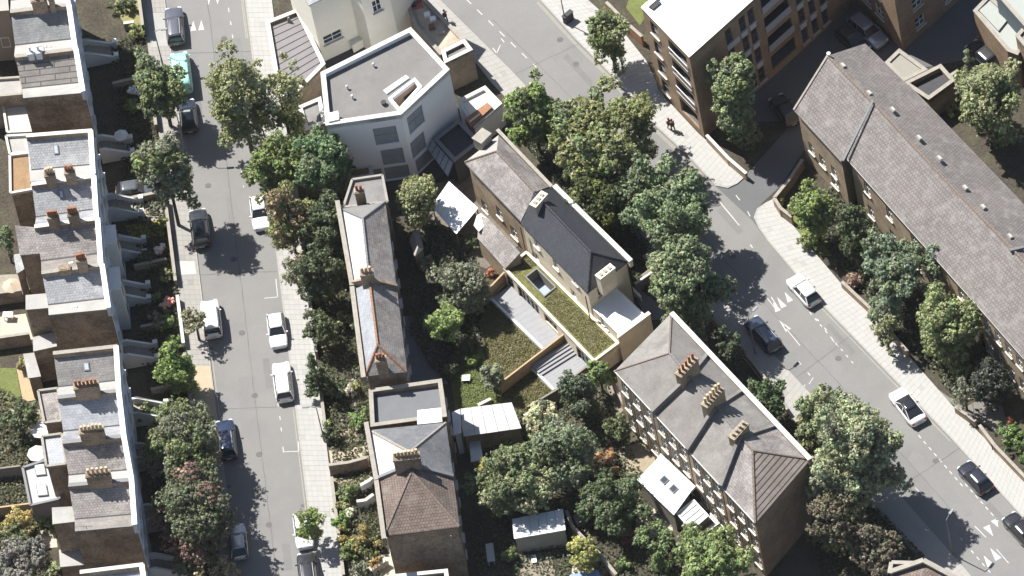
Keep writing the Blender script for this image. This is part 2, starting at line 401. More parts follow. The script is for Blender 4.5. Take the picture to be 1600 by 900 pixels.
def lk(y): return 258 + .1255 * y          # left street, west kerb
def rk(y): return 383 + .123 * y           # left street, east kerb
YS = [-120, 0, 150, 300, 450, 600, 750, 900, 1010]
road = O('road', MBu().poly(PP([(lk(y), y) for y in YS] + [(rk(y), y) for y in YS[::-1]], .02)), ASPH, kind='structure', label='quiet residential street with cars parked on both sides')
BK_L = [(587, -100), (687, 0), (800, 112), (965, 290), (1130, 470), (1265, 615), (1390, 756), (1502, 883), (1610, 1008)]
BK_R1 = [(755, -100), (843, 0), (900, 63), (957, 120), (1013, 187), (1077, 247), (1118, 291)]
BK_R2 = [(1176, 345), (1200, 378), (1280, 473), (1393, 590), (1487, 687), (1600, 812), (1740, 965)]
road2 = O('road', MBu().poly(PP(BK_L + BK_R2[::-1] + BK_R1[::-1], .024)), ASPH, kind='structure', label='wide diagonal road with white give way markings')
SIDE = [(1110, 283), (1137, 294), (1152, 286), (1172, 262), (1240, 190), (1245, 120), (1105, 215), (1202, 128), (1310, 25), (1420, -80), (1700, -80), (1700, 60), (1500, 90), (1410, 110), (1330, 120), (1262, 215), (1222, 285), (1190, 318), (1180, 336), (1184, 356)]
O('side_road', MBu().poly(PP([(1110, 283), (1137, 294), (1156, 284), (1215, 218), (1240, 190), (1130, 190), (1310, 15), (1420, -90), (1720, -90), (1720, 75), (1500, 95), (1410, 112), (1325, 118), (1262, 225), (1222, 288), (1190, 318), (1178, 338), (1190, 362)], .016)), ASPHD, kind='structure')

def resample(poly, step):
    pts = [Vector(p) for p in poly]; out = [pts[0]]; 
    for a, b in zip(pts[:-1], pts[1:]):
        n = max(1, round((b - a).length / step))
        out += [a.lerp(b, (i + 1) / n) for i in range(n)]
    return out
def lin(poly, t):
    ls = [(b - a).length for a, b in zip(poly[:-1], poly[1:])]; s = t * sum(ls)
    for i, l in enumerate(ls):
        if s <= l or i == len(ls) - 1: return poly[i].lerp(poly[i + 1], min(1, s / max(l, 1e-6)))
        s -= l
def pavement(kerb, back, label, c, slab=(.62, .48), jit=.035, name='pavement'):
    """raised footway: bed with kerb face, kerb stones, and slabs with open joints"""
    k = PP(kerb, 0); b = PP(back, 0); H = .13
    rnd = random.Random(len(label)); z = Vector((0, 0, H - .02))
    bed = O(name, MBu().prism([Vector((p.x, p.y, 0)) for p in k + b[::-1]], [Vector((p.x, p.y, H - .02)) for p in k + b[::-1]]), KERB, kind='structure', label=label)
    bed.data.materials[0] = M('joint_%.3f' % c[0], tuple(x * .99 for x in c), .1, 2)
    LN = sum((q - p).length for p, q in zip(k[:-1], k[1:])); nU = max(2, int(LN / slab[0]))
    mb = MBu(); cols = []; st = MBu()
    for i in range(nU):
        a0, a1, b0, b1 = lin(k, i / nU), lin(k, (i + 1) / nU), lin(b, i / nU), lin(b, (i + 1) / nU)
        wd = ((b0 - a0).length + (b1 - a1).length) / 2; e = .17 / max(wd, .3)
        if wd < .35: continue
        q = [a0.lerp(a1, .012), a0.lerp(a1, .988), a1.lerp(b1, e * .93).lerp(a0.lerp(b0, e * .93), .012), a0.lerp(b0, e * .93).lerp(a1.lerp(b1, e * .93), .012)]
        st.prism([p + z for p in q], [p + z + Vector((0, 0, .018)) for p in q], (False, True))
        nV = max(1, round((wd - .17) / slab[1])); off = (i % 2) * .5 / nV
        for j in range(nV):
            v0, v1 = e + (1 - e) * j / nV + .007 / wd, e + (1 - e) * (j + 1) / nV - .007 / wd
            g_ = .008 / slab[0]
            A, B_ = a0.lerp(a1, g_), a0.lerp(a1, 1 - g_); C_, D_ = b0.lerp(b1, 1 - g_), b0.lerp(b1, g_)
            q = [A.lerp(D_, v0), B_.lerp(C_, v0), B_.lerp(C_, v1), A.lerp(D_, v1)]
            dz = Vector((0, 0, .02 + rnd.uniform(-.003, .003)))
            mb.prism([p + z for p in q], [p + z + dz for p in q], (False, True))
            s = 1 + rnd.uniform(-jit, jit); t = rnd.uniform(-.012, .012)
            if rnd.random() < .03: s *= .88
            cols += [(c[0] * (s + t), c[1] * s, c[2] * (s - t), 1)] * 8
    O('kerb_stones', st, KERB, bed)
    o = O('slabs', mb, SLAB, bed, kind='stuff')
    a = o.data.color_attributes.new('Col', 'FLOAT_COLOR', 'POINT'); a.data.foreach_set('color', np.array(cols, 'f').ravel())
    return bed
PALE = (0.33, 0.325, 0.312)
PV = []
PV.append(None); PV[0] = pavement([(lk(y), y) for y in YS], [(222 + .126 * y, y) for y in YS], 'pale footway below the front gardens of the white stucco terrace', (0.27, 0.259, 0.243))
pavement([(rk(y), y) for y in YS], [(425 + .123 * y, y) for y in YS], 'pale footway under the avenue trees on the quiet street', PALE)
pavement(BK_L[1:6], [(665, 0), (770, 132), (940, 312), (1105, 492), (1236, 652)], 'footway beside the diagonal road under the big plane trees', (0.30, 0.29, 0.272))
pavement(BK_L[5:], [(1236, 652), (1362, 790), (1470, 912), (1570, 1030)], 'footway beside the diagonal road below the pale garden trees', (0.30, 0.29, 0.272))
pavement(BK_R1 + [(1137, 295), (1152, 288)], [(835, -100), (918, 0), (972, 48), (1010, 96), (1036, 150), (1092, 210), (1130, 243), (1160, 270), (1166, 276)], 'bright footway beside the brown brick flats', (0.345, 0.341, 0.328), (.62, .48), .03)
pavement([(1196, 318), (1183, 327), (1178, 340), (1186, 358)] + BK_R2[1:], [(1212, 310), (1217, 322), (1224, 334), (1237, 350), (1265, 386), (1317, 447), (1360, 487), (1420, 557), (1493, 640), (1553, 700), (1600, 750), (1745, 905)], 'wide pale footway along the garden walls of the long tiled terrace', (0.345, 0.341, 0.328), (.62, .48), .03)

def pave_patch(pxs, c, z=.142): O('relaid_paving', MBu().slab(PP(pxs, z), .012), M('relaid_%.2f' % c[0], c, .12, 1.2, .92, .1), PV[0])
def mark(name, pxs, parent, z=.03, mat=None):
    O(name, MBu().poly(PP(pxs, z)), mat or ROADPAINT, parent)
def dash(a, b, parent, wd=.10, z=.032, name='lane_dash'):
    p, q = P(*a, z), P(*b, z); n = (q - p).cross(Vector((0, 0, 1))).normalized() * wd / 2
    O(name, MBu().poly([p - n, q - n, q + n, p + n]), ROADPAINT, parent)
def tri(tip, base, hw, parent, z=.032):
    t, b = P(*tip, z), P(*base, z); n = (b - t).cross(Vector((0, 0, 1))).normalized() * hw
    O('hump_triangle', MBu().poly([t, b - n, b + n]), ROADPAINT, parent)
pave_patch([(298, 572), (328, 572), (338, 648), (308, 650)], (.37, .305, .215)); pave_patch([(228, 20), (256, 20), (264, 72), (236, 74)], (.30, .30, .29)); pave_patch([(274, 408), (304, 408), (307, 428), (278, 430)], (.40, .39, .37))
for x, y in ((302, 48), (314.5, 47)): tri((x, y - 16), (x, y), .30, road)
for x, y in ((326, 8), (340, 7)): tri((x, y), (x, y - 16), .30, road)
for a, b in (((357, 12), (358, 19)), ((360, 33), (361, 39)), ((363, 54), (364, 60))): dash(a, b, road)
for a, b in (((413, 466), (434, 464)), ((434, 464), (431, 436)), ((442, 698), (443, 707)), ((443, 706), (467, 705)), ((434, 628), (435, 636)), ((437, 650), (438, 656)), ((439, 668), (440, 674)), ((467, 705), (466, 690))): dash(a, b, road, .09, name='parking_line')
for a, b in (((339, 470), (345, 520)), ((375, 262), (378, 270)), ((380, 290), (381, 293))): dash(a, b, road, .07, name='parking_line')
# diagonal road: centre dashes, give way triangles, parking lines
for i in range(7):
    x = 728 + i * 17.5; dash((x, -2 + i * 17), (x + 8, 6 + i * 17), road2)
for a, b in (((783, 60), (788, 66)), ((770, 75), (776, 83)), ((776, 83), (782, 70)), ((1120, 310), (1155, 352)), ((1150, 305), (1156, 313)), ((1168, 330), (1172, 338)), ((1205, 464), (1214, 478)), ((1172, 382), (1176, 387)), ((1182, 399), (1186, 405))): dash(a, b, road2)
def along(a, b, n, ln, parent, **k):
    for i in range(n):
        t = i / max(1, n - 1); x, y = a[0] + (b[0] - a[0]) * t, a[1] + (b[1] - a[1]) * t
        u = math.hypot(b[0] - a[0], b[1] - a[1]); dash((x, y), (x + (b[0] - a[0]) / u * ln, y + (b[1] - a[1]) / u * ln), parent, **k)
along((1265, 488), (1330, 564), 9, 5, road2); along((1276, 498), (1288, 512), 2, 5, road2)
along((1248, 565), (1262, 582), 2, 6, road2); along((1435, 680), (1500, 755), 9, 6, road2); along((1508, 756), (1556, 810), 7, 6, road2)
along((1500, 840), (1552, 900), 7, 6, road2); along((1300, 530), (1306, 537), 2, 6, road2)
for t_, b_ in (((1214, 464), (1225, 480)), ((1226, 456), (1235, 471)), ((1217, 500), (1232, 516)), ((1208, 472), (1216, 486))): tri(t_, b_, .30, road2)
for t_, b_ in (((1552, 838), (1541, 822)), ((1560, 824), (1553, 812)), ((1547, 856), (1560, 874)), ((1537, 868), (1548, 884))): tri(t_, b_, .34, road2)
for a, b in (((1523, 822), (1541, 840)), ((1557, 858), (1576, 880)), ((1264, 600), (1271, 590)), ((1251, 611), (1258, 601)), ((1430, 762), (1436, 768)), ((1436, 768), (1430, 775)), ((1199, 466), (1214, 485)), ((1225, 509), (1250, 540))): dash(a, b, road2, .08, name='parking_line')
YLINE = M('yellow_line', (.265, .25, .212), .2, 3, .85)
def kline(pts, parent, off, name='kerb_line'):
    for a, b in zip(pts[:-1], pts[1:]):
        p, q = P(a[0] + off[0], a[1] + off[1], .031), P(b[0] + off[0], b[1] + off[1], .031); n = (q - p).cross(Zu).normalized() * .05
        O(name, MBu().poly([p - n, q - n, q + n, p + n]), YLINE, parent)
Zu = Vector((0, 0, 1))
for k in (3.2, 5.6): kline(BK_R1[1:], road2, (-k * .75, k * .7)); kline([(rk(y), y) for y in (-20, 60)], road, (-k, 0)); kline(BK_R2[2:5], road2, (-k * .75, k * .7)) if k < 4 else None
kline([(rk(y), y) for y in (640, 900)], road, (-3.5, 0)); kline([(lk(y), y) for y in (215, 300)], road, (3.5, 0)); kline([(lk(y), y) for y in (560, 650)], road, (3.5, 0))
# manhole covers and repair patches
def patch(pxs, parent, c, nm='repair_patch', z=.0275): O(nm, MBu().poly(PP(pxs, z)), M(nm + str(round(c, 3)), (c, c * .99, c * .97), .12, .6, .92, .1, fine=8), parent)
patch([(333, 60), (376, 58), (380, 92), (337, 95)], road, .17); patch([(372, 590), (398, 588), (402, 640), (376, 642)], road, .172)
patch([(348, 612), (372, 611), (392, 780), (370, 782)], road, .178); patch([(860, 60), (905, 110), (890, 124), (846, 73)], road2, .178)
patch([(1270, 520), (1360, 620), (1340, 640), (1250, 535)], road2, .18); patch([(1430, 700), (1520, 800), (1500, 815), (1418, 718)], road2, .176)
rp = random.Random(3)
def seam(pts, parent, wd=.06):
    """a tar sealed joint, wandering a little"""
    ps = [P(x, y, .0335) for x, y in pts]; ps = resample(ps, .8); m = MBu(); ps = [p + Vector((rp.uniform(-.05, .05), rp.uniform(-.05, .05), 0)) for p in ps]
    for a, b in zip(ps[:-1], ps[1:]):
        n = (b - a).cross(Vector((0, 0, 1))).normalized() * wd / 2 * rp.uniform(.6, 1.3); m.poly([a - n, b - n, b + n, a + n])
    O('tar_seam', m, M('tar', (.115, .113, .112), .2, 3, .8), parent)
seam([(322, -20), (352, 240), (386, 520), (432, 900)], road); seam([(300, 430), (434, 424)], road); seam([(345, 640), (462, 634)], road); seam([(272, 84), (392, 80)], road)
seam([(770, 30), (905, 165), (1080, 350), (1200, 480), (1330, 620), (1520, 835)], road2); seam([(800, 118), (905, 68)], road2); seam([(1245, 590), (1330, 524)], road2); seam([(1400, 765), (1500, 700)], road2)
for (x, y, l, w_, par, c_) in ((300, 120, 60, 9, road, .150), (352, 300, 70, 8, road, .166), (410, 560, 46, 10, road, .152), (392, 760, 60, 9, road, .164), (440, 850, 40, 12, road, .155)):
    patch([(x, y), (x + w_, y - 1), (x + w_ + l * .123, y + l), (x + l * .123, y + l + 1)], par, c_, z=.0295)
for (x, y, l, w_, c_) in ((880, 90, 60, 9, .152), (1120, 330, 50, 10, .160), (1290, 510, 60, 8, .155), (1400, 640, 50, 12, .164), (1540, 790, 50, 9, .153)):
    patch([(x, y), (x + w_ * .75, y - w_ * .7), (x + w_ * .75 + l * .68, y - w_ * .7 + l * .74), (x + l * .68, y + l * .74)], road2, c_, z=.0295)
def manhole(px, py, parent, s=.32):
    c = P(px, py, .031); O('manhole_cover', MBu().cyl(c, c + Vector((0, 0, .006)), s, s, 14), M('cast_iron', (.10, .098, .095), .2, 4, .7), parent)
for a in ((325, 290), (378, 520), (405, 710), (420, 820), (350, 60), (365, 405), (398, 618)): manhole(*a, road)
for y in (95, 330, 545, 760): manhole(lk(y) + 4, y, road, .2); manhole(rk(y) - 4, y + 30, road, .2)
for a in ((900, 100), (875, 62), (1145, 400), (1310, 560), (1462, 720)): manhole(*a, road2)

# ground surfaces of gardens and yards
def ground_patch(name, pxs, mat, z=.04): return sheet(name, pxs, mat, z)
ground_patch('front_garden_path', [(205, 110), (236, 95), (243, 150), (230, 150)], GRAVEL)
ground_patch('lawn', [(184, -5), (216, -5), (226, 58), (214, 62), (176, 12)], M('dry_grass', (.20, .19, .085), .3, .7, .95, .4, fine=4), .05)
ground_patch('front_garden_path', [(206, 322), (252, 312), (256, 346), (222, 345)], GARDENSTONE)
ground_patch('lawn', [(196, 352), (254, 344), (259, 368), (204, 374)], LAWNY, .05)
ground_patch('lawn', [(246, 405), (266, 402), (272, 436), (250, 436)], M('worn_grass', (.17, .17, .08), .3, 1, .95, .4), .05)
ground_patch('lawn', [(-10, 575), (25, 575), (33, 618), (22, 630), (-10, 632)], LAWNM, .05)
ground_patch('garden_path', [(25, 572), (40, 570), (56, 625), (36, 628)], M('tan_path', (.36, .27, .17), .15, 1, .95), .055)
ground_patch('patio', [(-10, 430), (30, 428), (40, 468), (-10, 470)], GARDENSTONE, .05)
ground_patch('patio', [(0, 495), (40, 490), (52, 530), (0, 540)], M('pale_patio', (.42, .38, .31), .2, 1.2, .95), .05)
ground_patch('patio', [(30, 640), (62, 640), (78, 690), (40, 690)], GARDENSTONE, .05)
ground_patch('patio', [(50, 830), (86, 826), (90, 855), (56, 858)], M('pale_patio', (.42, .38, .31)), .05)
ground_patch('forecourt', [(514, 704), (575, 696), (577, 724), (518, 732)], M('tan_forecourt', (.38, .32, .25), .15, 1, .95), .05)  # forecourt in a light tan
ground_patch('garden_path', [(520, 748), (580, 742), (582, 760), (522, 766)], M('sand_path', (.28, .235, .17), .2, 1, .95), .05)
ground_patch('garden_path', [(530, 600), (556, 590), (566, 630), (548, 640)], GARDENSTONE, .045)
ground_patch('garden_path', [(530, 672), (558, 668), (562, 690), (534, 694)], M('sand_path', (.28, .235, .17)), .05)
ground_patch('patio', [(548, 872), (640, 862), (640, 905), (552, 905)], M('pale_patio', (.42, .38, .31)), .045)
ground_patch('lawn', [(698, 560), (752, 545), (790, 628), (712, 640)], LAWNM, .05)
ground_patch('yard', [(628, 495), (690, 488), (700, 600), (640, 600)], M('slate_paving', (.13, .145, .16), .2, 1, .7), .045)
ground_patch('patio', [(812, 868), (860, 862), (870, 905), (812, 905)], GRAVEL, .045)
ground_patch('patio', [(895, 880), (945, 870), (950, 905), (892, 905)], M('pale_patio', (.42, .38, .31)), .045)
ground_patch('patio', [(965, 700), (1010, 690), (1030, 730), (980, 745)], M('sand_path', (.28, .235, .17)), .05)
ground_patch('patio', [(992, 812), (1040, 782), (1052, 830), (1005, 845)], M('pale_patio', (.42, .38, .31)), .05)
ground_patch('path', [(940, 585), (952, 580), (975, 640), (965, 650)], GRAVEL, .045)
ground_patch('lawn', [(1228, 318), (1262, 298), (1300, 400), (1262, 400)], LAWNM, .05)
ground_patch('lawn', [(985, -10), (1012, -10), (1010, 24), (1000, 40), (978, 12)], LAWNM, .05)
ground_patch('forecourt', [(1396, 560), (1500, 640), (1560, 610), (1580, 690), (1440, 590)], M('dusty_forecourt', (.17, .155, .14), .2, .6, .95), .045)
ground_patch('forecourt', [(1255, 760), (1320, 770), (1480, 930), (1210, 930)], M('brown_shade_ground', (.075, .062, .052), .3, .5, .95, .4), .045)  # brownish shade lying here is put into the ground colour
ground_patch('yard', [(985, 445), (1048, 428), (1052, 500), (1010, 500)], M('slate_paving', (.13, .145, .16)), .05)
ground_patch('lawn', [(872, 305), (905, 300), (1012, 420), (1020, 445), (985, 458)], M('dark_lawn', (.055, .068, .028), .4, 1, .95, .4), .05)  # strip of darker green grass
ground_patch('yard', [(505, 235), (600, 225), (680, 235), (720, 260), (640, 300), (560, 290)], M('dark_yard', (.07, .07, .072), .2, 1, .9), .035)
ground_patch('yard', [(640, 300), (735, 270), (815, 380), (760, 420), (660, 380)], M('mixed_yard', (.14, .125, .105), .4, 1.1, .95), .04)
# ================================================================ buildings
Zv = Vector((0, 0, 1))
def lift(p, z): return Vector((p.x, p.y, z))
def step_flight(th, base, nrm, wd=1.5, rise=1.35, ln=2.5, n=7):
    t = Vector((-nrm.y, nrm.x, 0)); b = lift(base, 0); mb = MBu()
    for i in range(n):
        h = rise * (n - i) / n; mb.box(b + nrm * (ln * (i + .5) / n + .5), nrm * (ln / n / 2), t * (wd / 2 - .002), h)
    mb.box(b + nrm * .25, nrm * .25, t * (wd / 2 - .002), rise)
    st = O('front_steps', mb, COPING, th)
    for s in (-1, 1):
        c = b + t * (s * (wd / 2 + .12)); a = t * .12; m = MBu()
        q = [c - a, c + nrm * .5 - a, c + nrm * (ln + .5) - a, c + nrm * (ln + .5) + a, c + nrm * .5 + a, c + a]
        hs = [rise + .85, rise + .85, .75, .75, rise + .85, rise + .85]
        m.prism(q, [p + Zv * h for p, h in zip(q, hs)])
        m.box(c + nrm * (ln + .68), nrm * .19, t * .19, 1.05); m.box(c + nrm * (ln + .68) + Zv * 1.05, nrm * .24, t * .24, .1)
        O('side_wall', m, STUCCO, st)
def wing(th, pxs, z, wall=None, roof=None, z0=0.0, coping=None, zs=None, name='rear_wing', win=None, in_=0.0):
    """a lower block built on to a house, its outline given at the height of its roof"""
    zz = zs or [z] * len(pxs)
    pts = [P(x, y, k) for (x, y), k in zip(pxs, zz)]
    mb = MBu(); wp = inset(pts, .08)
    for i in range(len(wp)):
        A, B = wp[i], wp[(i + 1) % len(wp)]
        mb.poly([lift(A, z0), lift(B, z0), B - Zv * .1, A - Zv * .1])
    o = O(name, mb, wall or BRICK, th)
    O('wing_roof', MBu().slab(pts, .14), roof or FELT, o)
    if coping:
        n = len(pts); m = MBu()
        for i in range(n):
            m.bar(pts[i] + Zv * .005, pts[(i + 1) % n] + Zv * .005, .24, .32 if coping is not True else .25)
        O('wing_coping', m, coping if coping is not True else COPW, o)
    if win:
        m = MBu()
        for (px, py, w_, h_, e) in win:
            A, B = wp[e], wp[(e + 1) % len(wp)]; s, zc = on_wall(A, B, px, py); d = (B - A); d.z = 0; d.normalize()
            c = lift(A, 0) + d * s; nn = Vector((-d.y, d.x, 0)); cen = sum(wp, Vector()) / len(wp)
            if (cen - c).dot(nn) > 0: nn = -nn
            wo = O('wing_window', MBu().box(c + nn * .02 + Zv * (zc - h_ / 2), d * w_ / 2, nn * .05, h_), WHITE, o) if False else None
            q = [c + d * (a * w_ / 2) + nn * .05 + Zv * (zc + b * h_ / 2) for a, b in ((-1, -1), (1, -1), (1, 1), (-1, 1))]
            fr = MBu(); 
            for i in range(4): 
                a_, b_ = q[i], q[(i + 1) % 4]; mid = (a_ + b_) / 2
                hv = (b_ - a_) / 2; 
                fr.prism([a_ - nn * .05, b_ - nn * .05, b_.lerp(sum(q, Vector()) / 4, .16) - nn * .05, a_.lerp(sum(q, Vector()) / 4, .16) - nn * .05], [a_, b_, b_.lerp(sum(q, Vector()) / 4, .16), a_.lerp(sum(q, Vector()) / 4, .16)])
            f_ = O('window', fr, WHITE, o)
    return o
def butterfly(label, TL, TR, BR, BL, z=11.0, drop=1.8, roof=None, roof2=None, chim=(), cop=None, steps=None, cop_end=False, bays=()):
    roof = roof or SLATE; roof2 = roof2 or FELTL  # second slope faces the sun; that brightness is put into its paler colour
    tl, tr, br, bl = (P(*p, z) for p in (TL, TR, BR, BL)); cen = (tl + tr + br + bl) / 4
    th = thing('terraced_house', label, 'house', lift(cen, 0), 'white stucco fronted houses of the butterfly roofed terrace')
    fd = (br - tr); fd.z = 0; fd.normalize(); fn = Vector((-fd.y, fd.x, 0))
    if fn.dot(tr - tl) < 0: fn = -fn
    # side and rear walls
    mb = MBu(); g1, g2 = z - .3, z - .06
    vl, vr = lift((tl + bl) / 2, z - drop), lift((tr + br) / 2, z - drop)
    mb.poly([lift(tl, 0), lift(tr, 0), lift(tr, g1), lift(tl, g1)]); mb.poly([lift(br, 0), lift(bl, 0), lift(bl, g2), lift(br, g2)])
    mb.poly([lift(bl, 0), lift(tl, 0), lift(tl, g1), lift((tl + bl) / 2, z - drop - .1), lift(bl, g2)])
    O('brick_wall', mb, BRICK, th)
    # stucco front with openings
    fm = MBu(); Ln = (br - tr).length; ops = []
    for zc, hh in ((2.55, 2.1), (5.65, 2.0), (8.45, 1.6)):
        for f in (.27, .73):
            if steps and abs(f - steps) < .26 and zc < 3: continue
            ops.append((f * Ln, zc, 1.05, hh))
    if steps: ops.append((steps * Ln, 2.5, 1.1, 2.3, 'door'))
    windows_on(th, fm, tr, br, 0, z, ops, -fn)
    O('front_wall', fm, STUCCO, th)
    for zc, hh in ((4.2, .16), (7.2, .12), (9.75, .28)): O('string_course', MBu().bar(tr + fn * (.08) + Zv * (zc - z), br + fn * .08 + Zv * (zc - z), .16 + hh * .4, hh), STUCCO, th)
    O('front_parapet', MBu().bar(tr - fn * .17 - Zv * 1.2, br - fn * .17 - Zv * 1.2, .33, 1.32), STUCCO, th)
    O('parapet_coping', MBu().bar(tr - fn * .14 + Zv * .121, br - fn * .14 + Zv * .121, .5, .08), WHITE, th)
    i = -fn * .34; td = (tl - bl); td.z = 0; td.normalize()
    r1 = O('roof', MBu().slab([lift(tl, z - .35), lift(tr, z - .35) + i, vr + i, vl], .14), roof, th)
    O('roof', MBu().slab([vl - Zv * .001, vr + i - Zv * .001, lift(br, z - .02) + i, lift(bl, z - .02)], .14), roof2, th)
    O('valley_gutter', MBu().bar(vl + Zv * .02, vr + i + Zv * .02, .22, .03), FELTD, th)
    if cop is not None:
        O('party_wall', MBu().bar(tl - Zv * .9, tr - Zv * .9, .36, .98), BRICK, th)
        O('party_wall_coping', MBu().bar(tl + Zv * .081, tr + Zv * .081, .44, .07), cop, th)
    for (x0, x1, npots, pot, h) in chim:
        f = ((x0 + x1) / 2 - TL[0]) / (TR[0] - TL[0]); c = tl.lerp(tr, f); ln = max(.5, (x1 - x0) / 16.3)
        chimney(th, c + Zv * .1, tr - tl, ln, .62, h + .55 if h > .6 else h, npots, BRICK if pot is not WHITE else STUCCO, pot)
    if steps: step_flight(th, tr.lerp(br, steps), fn)
    for f0, f1, zt in bays:      # porches and bays standing proud of the front
        a, b = tr.lerp(br, f0), tr.lerp(br, f1); q = [lift(a, 0), lift(b, 0), lift(b, 0) + fn * 1.1, lift(a, 0) + fn * 1.1]
        bo = O('bay', MBu().prism(q, [p + Zv * zt for p in q]), STUCCO, th)
        c = sum(q, Vector()) / 4; q2 = [c + (p - c) * 1.08 + Zv * zt for p in q]
        O('bay_coping', MBu().prism([p + Zv * .001 for p in q2], [p + Zv * .14 for p in q2]), WHITE, bo)
        for s in (0.3, .7):
            w0 = q[3].lerp(q[2], s); d = (b - a).normalized(); d.z = 0
            for zc in [k for k in (2.4, 5.4) if k + .9 < zt]:
                wq = [w0 + d * (e * .38) + fn * k_ + Zv * (zc - .85) for e, k_ in ((-1, .0), (1, .0), (1, .05), (-1, .05))]
                wf = O('window', MBu().prism(wq, [p + Zv * 1.7 for p in wq]), WHITE, bo)
                wq = [w0 + d * (e * .30) + fn * k_ + Zv * (zc - .77) for e, k_ in ((-1, .05), (1, .05), (1, .06), (-1, .06))]
                O('pane', MBu().prism(wq, [p + Zv * 1.54 for p in wq]), GLASS, wf)
    return th, (tl, tr, br, bl, vl, vr)
def roof_bits(th, g, sky=(), aer=(), vents=(), roofs=None):
    """skylights on the upper slope at (along, down) fractions, aerials, small vents"""
    tl, tr, br, bl, vl, vr = g; a, b = lift(tl, tl.z - .35), lift(tr, tr.z - .35)
    u = (b - a); 
    for (f, k, lu, lv) in sky:
        p = a.lerp(b, f).lerp(vl.lerp(vr, f), k); skylight(th, p, u, vl - a, lu, lv)
    for (f, k, lu, lv) in [x for x in vents]:
        p = vl.lerp(vr, f).lerp(bl.lerp(br, f), k); skylight(th, p, u, bl - vl, lu, lv, WHITE, WROOF, 'roof_hatch')
    for (f, h) in aer:
        p = bl.lerp(br, f) + Zv * .1; q = p + Zv * h; d = u.normalized() * .5
        m = MBu().cyl(p, q, .025, .02, 5).cyl(q - d, q + d, .018, .018, 5)
        n = Vector((-d.y, d.x, 0))
        for k in range(5): e = q - d + d * (k * .5); m.cyl(e - n * (.5 - k * .06), e + n * (.5 - k * .06), .012, .012, 4)
        O('aerial', m, BLACK, th)

random.seed(4)
h, g = butterfly('terraced house above the pale grey slated one at the open end of the white row', (8, -52), (98, -64), (109, 7), (16, 18), roof2=FELTL, chim=(), cop=COPING, steps=.72)
wing(h, [(-60, -40), (8, -52), (14, 16), (-60, 22)], 8.0, M('beige_render', (.36, .30, .24), .12, .5, .9), FELTL, win=[(9, 66, .9, 1.6, 2)])
h, g = butterfly('terraced house with pale grey slates, beside the lawn corner and its white steps', (16, 19), (110, 8), (120, 77), (22, 88), cop=COPING, chim=((52, 76, 2, POT, .9), (80, 86, 1, POT, 1.1)), roof=M('x', (.1,) * 3) if False else MB_('pale_grey_slate', (.19, .195, .20), (.155, .16, .165), (.09, .09, .095), .3, .25, .012, .2, .6, .4, stain=(.22, .222, .22), spec=.4))
roof_bits(h, g, aer=((.5, .9),), vents=((.48, .5, .45, .35), (.56, .5, .3, .3)))
h, g = butterfly('end terraced house with ribbed brown roof and two white chimney cowls', (24, 89), (121, 77), (132, 144), (36, 153), roof=MB_('ribbed_brown', (.20, .187, .174), (.175, .162, .152), (.085, .078, .075), 3.0, .62, .05, .2, .8, 1.0), cop=COPING, chim=((44, 54, 1, WHITE, .5), (56, 66, 1, WHITE, .5)), steps=.9)
wing(h, [(-40, 128), (33, 123), (36, 149), (-40, 156)], 5.0, BRICK, FELTL, coping=COPING)
wing(h, [(4, 157), (38, 152), (52, 207), (12, 209)], 3.2, STUCCO, M('pale_terrace', (.40, .40, .39), .1, .8), coping=COPW, name='roof_terrace')
h, g = butterfly('end terraced house with a tan roof terrace behind and tall white coping', (41, 213), (144, 205), (148, 273), (47, 284), cop=COPW, chim=(), steps=.35)
roof_bits(h, g, sky=((.42, .42, .5, .95),))
wing(h, [(10, 215), (43, 213), (47, 240), (16, 243)], 6.2, BRICK, FELTL, coping=COPW)
wing(h, [(16, 245), (47, 241), (51, 298), (17, 304)], 7.4, BRICK, TAN, coping=COPW, name='roof_terrace')
h, g = butterfly('terraced house with two red potted chimneys on each party wall, blue grey slates', (49, 289), (149, 276), (153, 341), (54, 355), cop=COPW, chim=((73, 89, 3, POTB, .8), (104, 120, 3, POT, .8)), steps=.25, roof2=SLATE, bays=((.55, .95, 6.5),))
roof_bits(h, g, sky=((.44, .36, .45, .85),), aer=((.68, 1.3),))
h, g = butterfly('terraced house with brown slates running over its brick rear wing', (54, 355), (155, 342), (160, 414), (65, 427), cop=COPW, roof=SLATEB, roof2=MB_('pale_brown_slate', (.24, .225, .21), (.2, .19, .175), (.12, .11, .1), .3, .25, .012, .2), chim=((77, 95, 4, POT, .8), (109, 126, 4, POT, .8)), steps=.3, bays=((.5, .95, 6.5),))
roof_bits(h, g, vents=((.48, .5, .45, .35),))
wing(h, [(23, 352), (54, 355), (62, 396), (31, 399)], 9.4, BRICK, SLATEB, zs=[10.4, 10.4, 9.2, 9.2])
wing(h, [(21, 398), (31, 396), (38, 420), (26, 428)], 6.0, BRICK, SLATE)
h, g = butterfly('end terraced house above the bare brick gable, low dormer beside its chimney', (65, 427), (162, 414), (172, 482), (76, 492), cop=COPING, chim=((122, 138, 4, POT, .8), (93, 110, 0, POT, .35)), steps=.66, roof2=FELTL)
roof_bits(h, g, vents=((.42, .5, .55, .45),))
wing(h, [(40, 461), (75, 458), (76, 481), (40, 484)], 9.0, BRICK, FELTL)
wing(h, [(51, 527), (86, 518), (93, 540), (52, 549)], 5.2, BRICK, FELTL)
h, g = butterfly('end terraced house with one big skylight and a six potted chimney, behind the small lawn', (83, 553), (184, 542), (188, 611), (90, 622), cop=COPING, roof=MB_('grey_brown_slate', (.215, .21, .204), (.175, .171, .166), (.09, .09, .09), .3, .25, .012, .24, .7, .4, stain=(.19, .18, .17)), chim=(), steps=.1)
roof_bits(h, g, sky=((.48, .45, .55, .8),))
